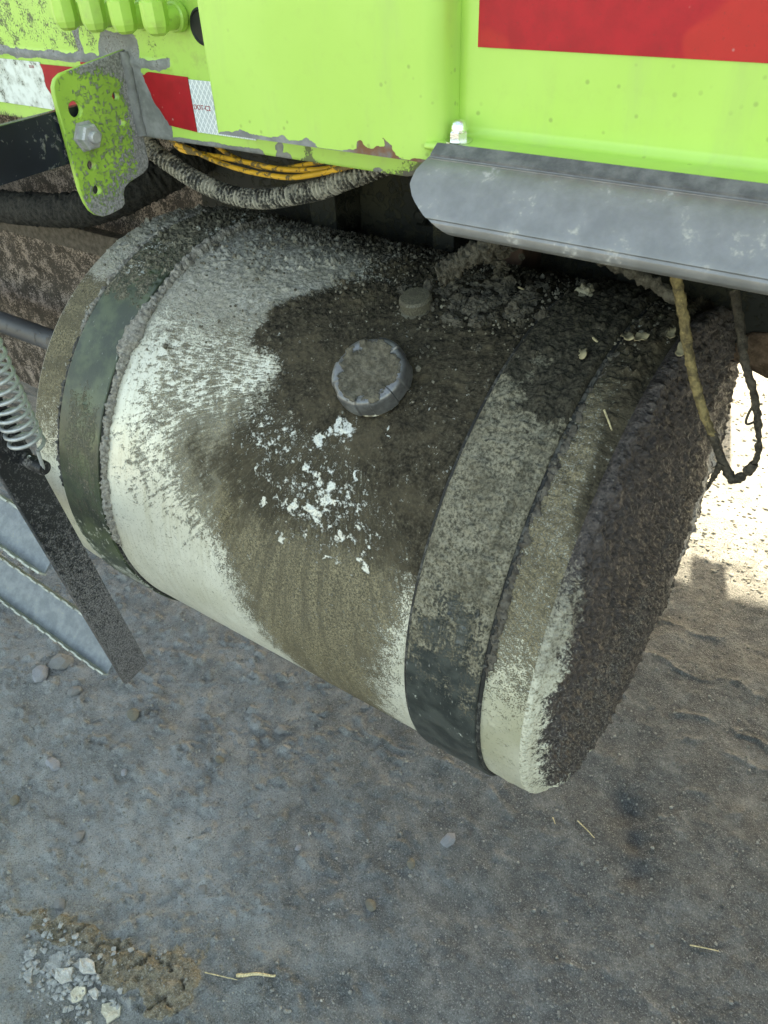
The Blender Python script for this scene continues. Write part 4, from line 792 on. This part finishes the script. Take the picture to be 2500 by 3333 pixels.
# ================================================================== THINGS ON THE GROUND
M_stone = [m_mud('stone_a', (.17, .17, .165), (.30, .30, .29), .9, 50), m_mud('stone_b', (.22, .225, .24), (.38, .39, .41), .9, 50), m_mud('stone_c', (.14, .13, .10), (.25, .235, .19), .9, 50)]
smesh = [lump_mesh('stone', (1, .8, .62), q, 2, .45, 1.4) for q in range(7)]
for q, me in enumerate(smesh): me.materials.append(M_stone[q % 3])
def stone(xx, yy, r, lab, grp='stones on the ground', var=None):
    o = bpy.data.objects.new('stone', smesh[random.randrange(7) if var is None else var]); COL.objects.link(o); o.scale = (r, r, r); o.rotation_euler = (random.uniform(-.3, .3), random.uniform(-.3, .3), random.uniform(0, 6.3))
    o.location = (xx, yy, gz(xx, yy)+r*.18); tag(o, lab, 'stone', grp)
stone(-.414, -.319, .007, 'lone small grey stone on smooth dirt left of centre below the tank', None, 1)
stone(-.221, -.229, .010, 'dark angular stone half sunk in dirt below the right strap', None, 2)
stone(-1.177, -.328, .024, 'bluish stone nearest the tip of the black step bar at left', None, 4)
stone(-1.165, -.278, .026, 'rounded stone just above the bluish stone at left', None, 0)
stone(-1.071, -.315, .017, 'grey stone right of the bluish stone below the black step bar', None, 3)
stone(-.956, -.460, .016, 'pale bluish stone alone on dirt at left edge, midway down', None, 1)
stone(-.909, -.286, .016, 'olive stone on dirt below the lower end of the black step bar', None, 5)
zones = ((-1.5, 'near the left edge of the ground'), (-1.1, 'on rough dirt under the left end of the tank'), (-.75, 'on the dirt below the middle of the tank'), (9, 'on the darker dirt at right'))
k_ = 0
while k_ < 26:
    a, b = random.uniform(-1.7, .3), random.uniform(-.65, .5)
    if random.random() > ss(.3, -1.0, np.array(a-.25*b)): continue
    r = random.uniform(.006, .016); v_ = random.randrange(7); k_ += 1
    zn = [n_ for lim, n_ in zones if a < lim][0]
    stone(a, b, r, '%s %s stone %s' % ('tiny' if r < .009 else 'small' if r < .0125 else 'larger', ('grey', 'bluish grey', 'olive brown')[v_ % 3], zn), var=v_)
# gravel grains: uncountable
Vs, Fs, k0 = [], [], 0
for _ in range(26000):
    a, b = random.uniform(-1.75, .5), random.uniform(-.86, 1.0); r = random.uniform(.0006, .0022)*(1.8 if random.random() < .08 else 1)
    v = iv*rng.uniform(.6, 1.3, (len(iv), 1))*r*np.array([1, 1, .7])+np.array([a, b, gz(a, b)+r*.3]); Vs.append(v); Fs.append(jf+k0); k0 += len(iv)
for _ in range(5000):
    a, b = random.uniform(-1.2, .5), random.uniform(.8, 2.7); r = random.uniform(.002, .0055)
    v = iv*rng.uniform(.6, 1.3, (len(iv), 1))*r*np.array([1.3, 1, .5])+np.array([a, b, gz(a, b)+r*.2]); Vs.append(v); Fs.append(jf+k0); k0 += len(iv)
g_ = mkobj('gravel', mesh_np('gravel', np.vstack(Vs), np.vstack(Fs), False), m_mud('gravel_grains', (.10, .10, .09), (.33, .325, .29), .9, 40)); tag(g_, 'fine grey gravel grains strewn over the dirt', 'gravel', None, 'stuff')
# dried mud flakes at lower left
M_flk = [m_mud('mud_flake_pale', (.34, .335, .31), (.52, .51, .47), .95, 90), m_mud('mud_flake_grey', (.24, .245, .235), (.36, .365, .35), .95, 90), m_mud('mud_flake_cream', (.40, .37, .29), (.58, .54, .43), .95, 90)]
def flake(xx, yy, r, q, lab, tall=.3):
    xx, yy = xx+.033, yy-.078
    n_ = random.choice((6, 7, 8)); ring = []
    for k in range(n_): a = 2*math.pi*k/n_; a += random.uniform(-.3, .3); ring.append((r*(.65+.65*random.random())*math.cos(a), r*(.5+.6*random.random())*math.sin(a)))
    V = [(a*1.03, b*1.03, -.002) for a, b in ring]+[(a, b, r*tall*(.7+.5*random.random())) for a, b in ring]+[(a*.5, b*.5, r*tall*(.8+.6*random.random())) for a, b in ring]+[(0, 0, r*tall)]
    F = [(k, (k+1) % n_, n_+(k+1) % n_, n_+k) for k in range(n_)]+[(n_+k, n_+(k+1) % n_, 2*n_+(k+1) % n_, 2*n_+k) for k in range(n_)]+[(2*n_+k, 2*n_+(k+1) % n_, 3*n_) for k in range(n_)]
    o = pyobj('mud_flake', V, F, M_flk[q], None, False); o.location = (xx, yy, gz(xx, yy)); o.rotation_euler = (random.uniform(-.12, .12), random.uniform(-.12, .12), 0); tag(o, lab, 'mud flake', 'dried mud flakes at lower left')
flake(-.53, -.617, .019, 2, 'cream flat mud flake at the bottom edge, right of the other flakes', .2)
flake(-.597, -.632, .015, 2, 'cream rounded mud flake near the bottom left, above the bottom edge', .3)
flake(-.573, -.615, .012, 0, 'pale folded mud flake between the two cream flakes', .5)
flake(-.617, -.595, .017, 0, 'tall white mud flake against the brown mud patch', .5)
flake(-.671, -.619, .019, 1, 'largest flat grey mud flake left of the brown mud patch', .2)
flake(-.640, -.626, .018, 0, 'crumbly pale mud flake in the middle of the flake heap', .5)
flake(-.719, -.639, .010, 1, 'leftmost mud flake, lying alone near the left edge', .25)
flake(-.700, -.645, .008, 1, 'small mud flake just right of the leftmost flake', .25)
flake(-.695, -.660, .009, 1, 'small mud flake below the leftmost flake', .25)
Vs, Fs, k0 = [], [], 0
for _ in range(260):
    a, b = random.gauss(-.60, .05), random.gauss(-.70, .028); r = random.uniform(.0012, .006)
    v = iv*rng.uniform(.5, 1.4, (len(iv), 1))*r*np.array([1, 1, .6])+np.array([a, b, gz(a, b)+r*.3]); Vs.append(v); Fs.append(jf+k0); k0 += len(iv)
tag(mkobj('mud_crumbs', mesh_np('mud_crumbs', np.vstack(Vs), np.vstack(Fs), False), M_flk[1]), 'fine grey mud crumbs strewn among the dried mud flakes', 'mud crumbs', None, 'stuff')
def ground_straw(x0, y0, x1, y1, r, lab, nm='straw'):
    x0, y0, x1, y1 = x0+.078+.055*y0+.02*x0, y0-.082, x1+.078+.055*y1+.02*x1, y1-.082
    pts = [(x0+(x1-x0)*u, y0+(y1-y0)*u, gz(x0+(x1-x0)*u, y0+(y1-y0)*u)+r+.0008+.001*math.sin(u*3)) for u in np.linspace(0, 1, 12)]
    o = tube(nm, pts, np.linspace(r, r*.6, 12), M_straw, None, 6); tag(o, lab, 'straw', 'straw bits on the ground')
ground_straw(-.405, -.462, -.352, -.428, .0030, 'thick frayed straw beside the brown mud patch at the bottom')
ground_straw(-.452, -.487, -.40, -.466, .0010, 'thin straw end touching the brown mud patch')
ground_straw(-.085, .10, -.045, .085, .0014, 'pale straw on dark dirt right of the tank tip')
ground_straw(-.125, .08, -.115, .07, .0013, 'tiny straw bit left of the pale straw below the tank tip')
ground_straw(.16, -.005, .20, .01, .0012, 'dark dry stalk at the right edge on dark dirt')
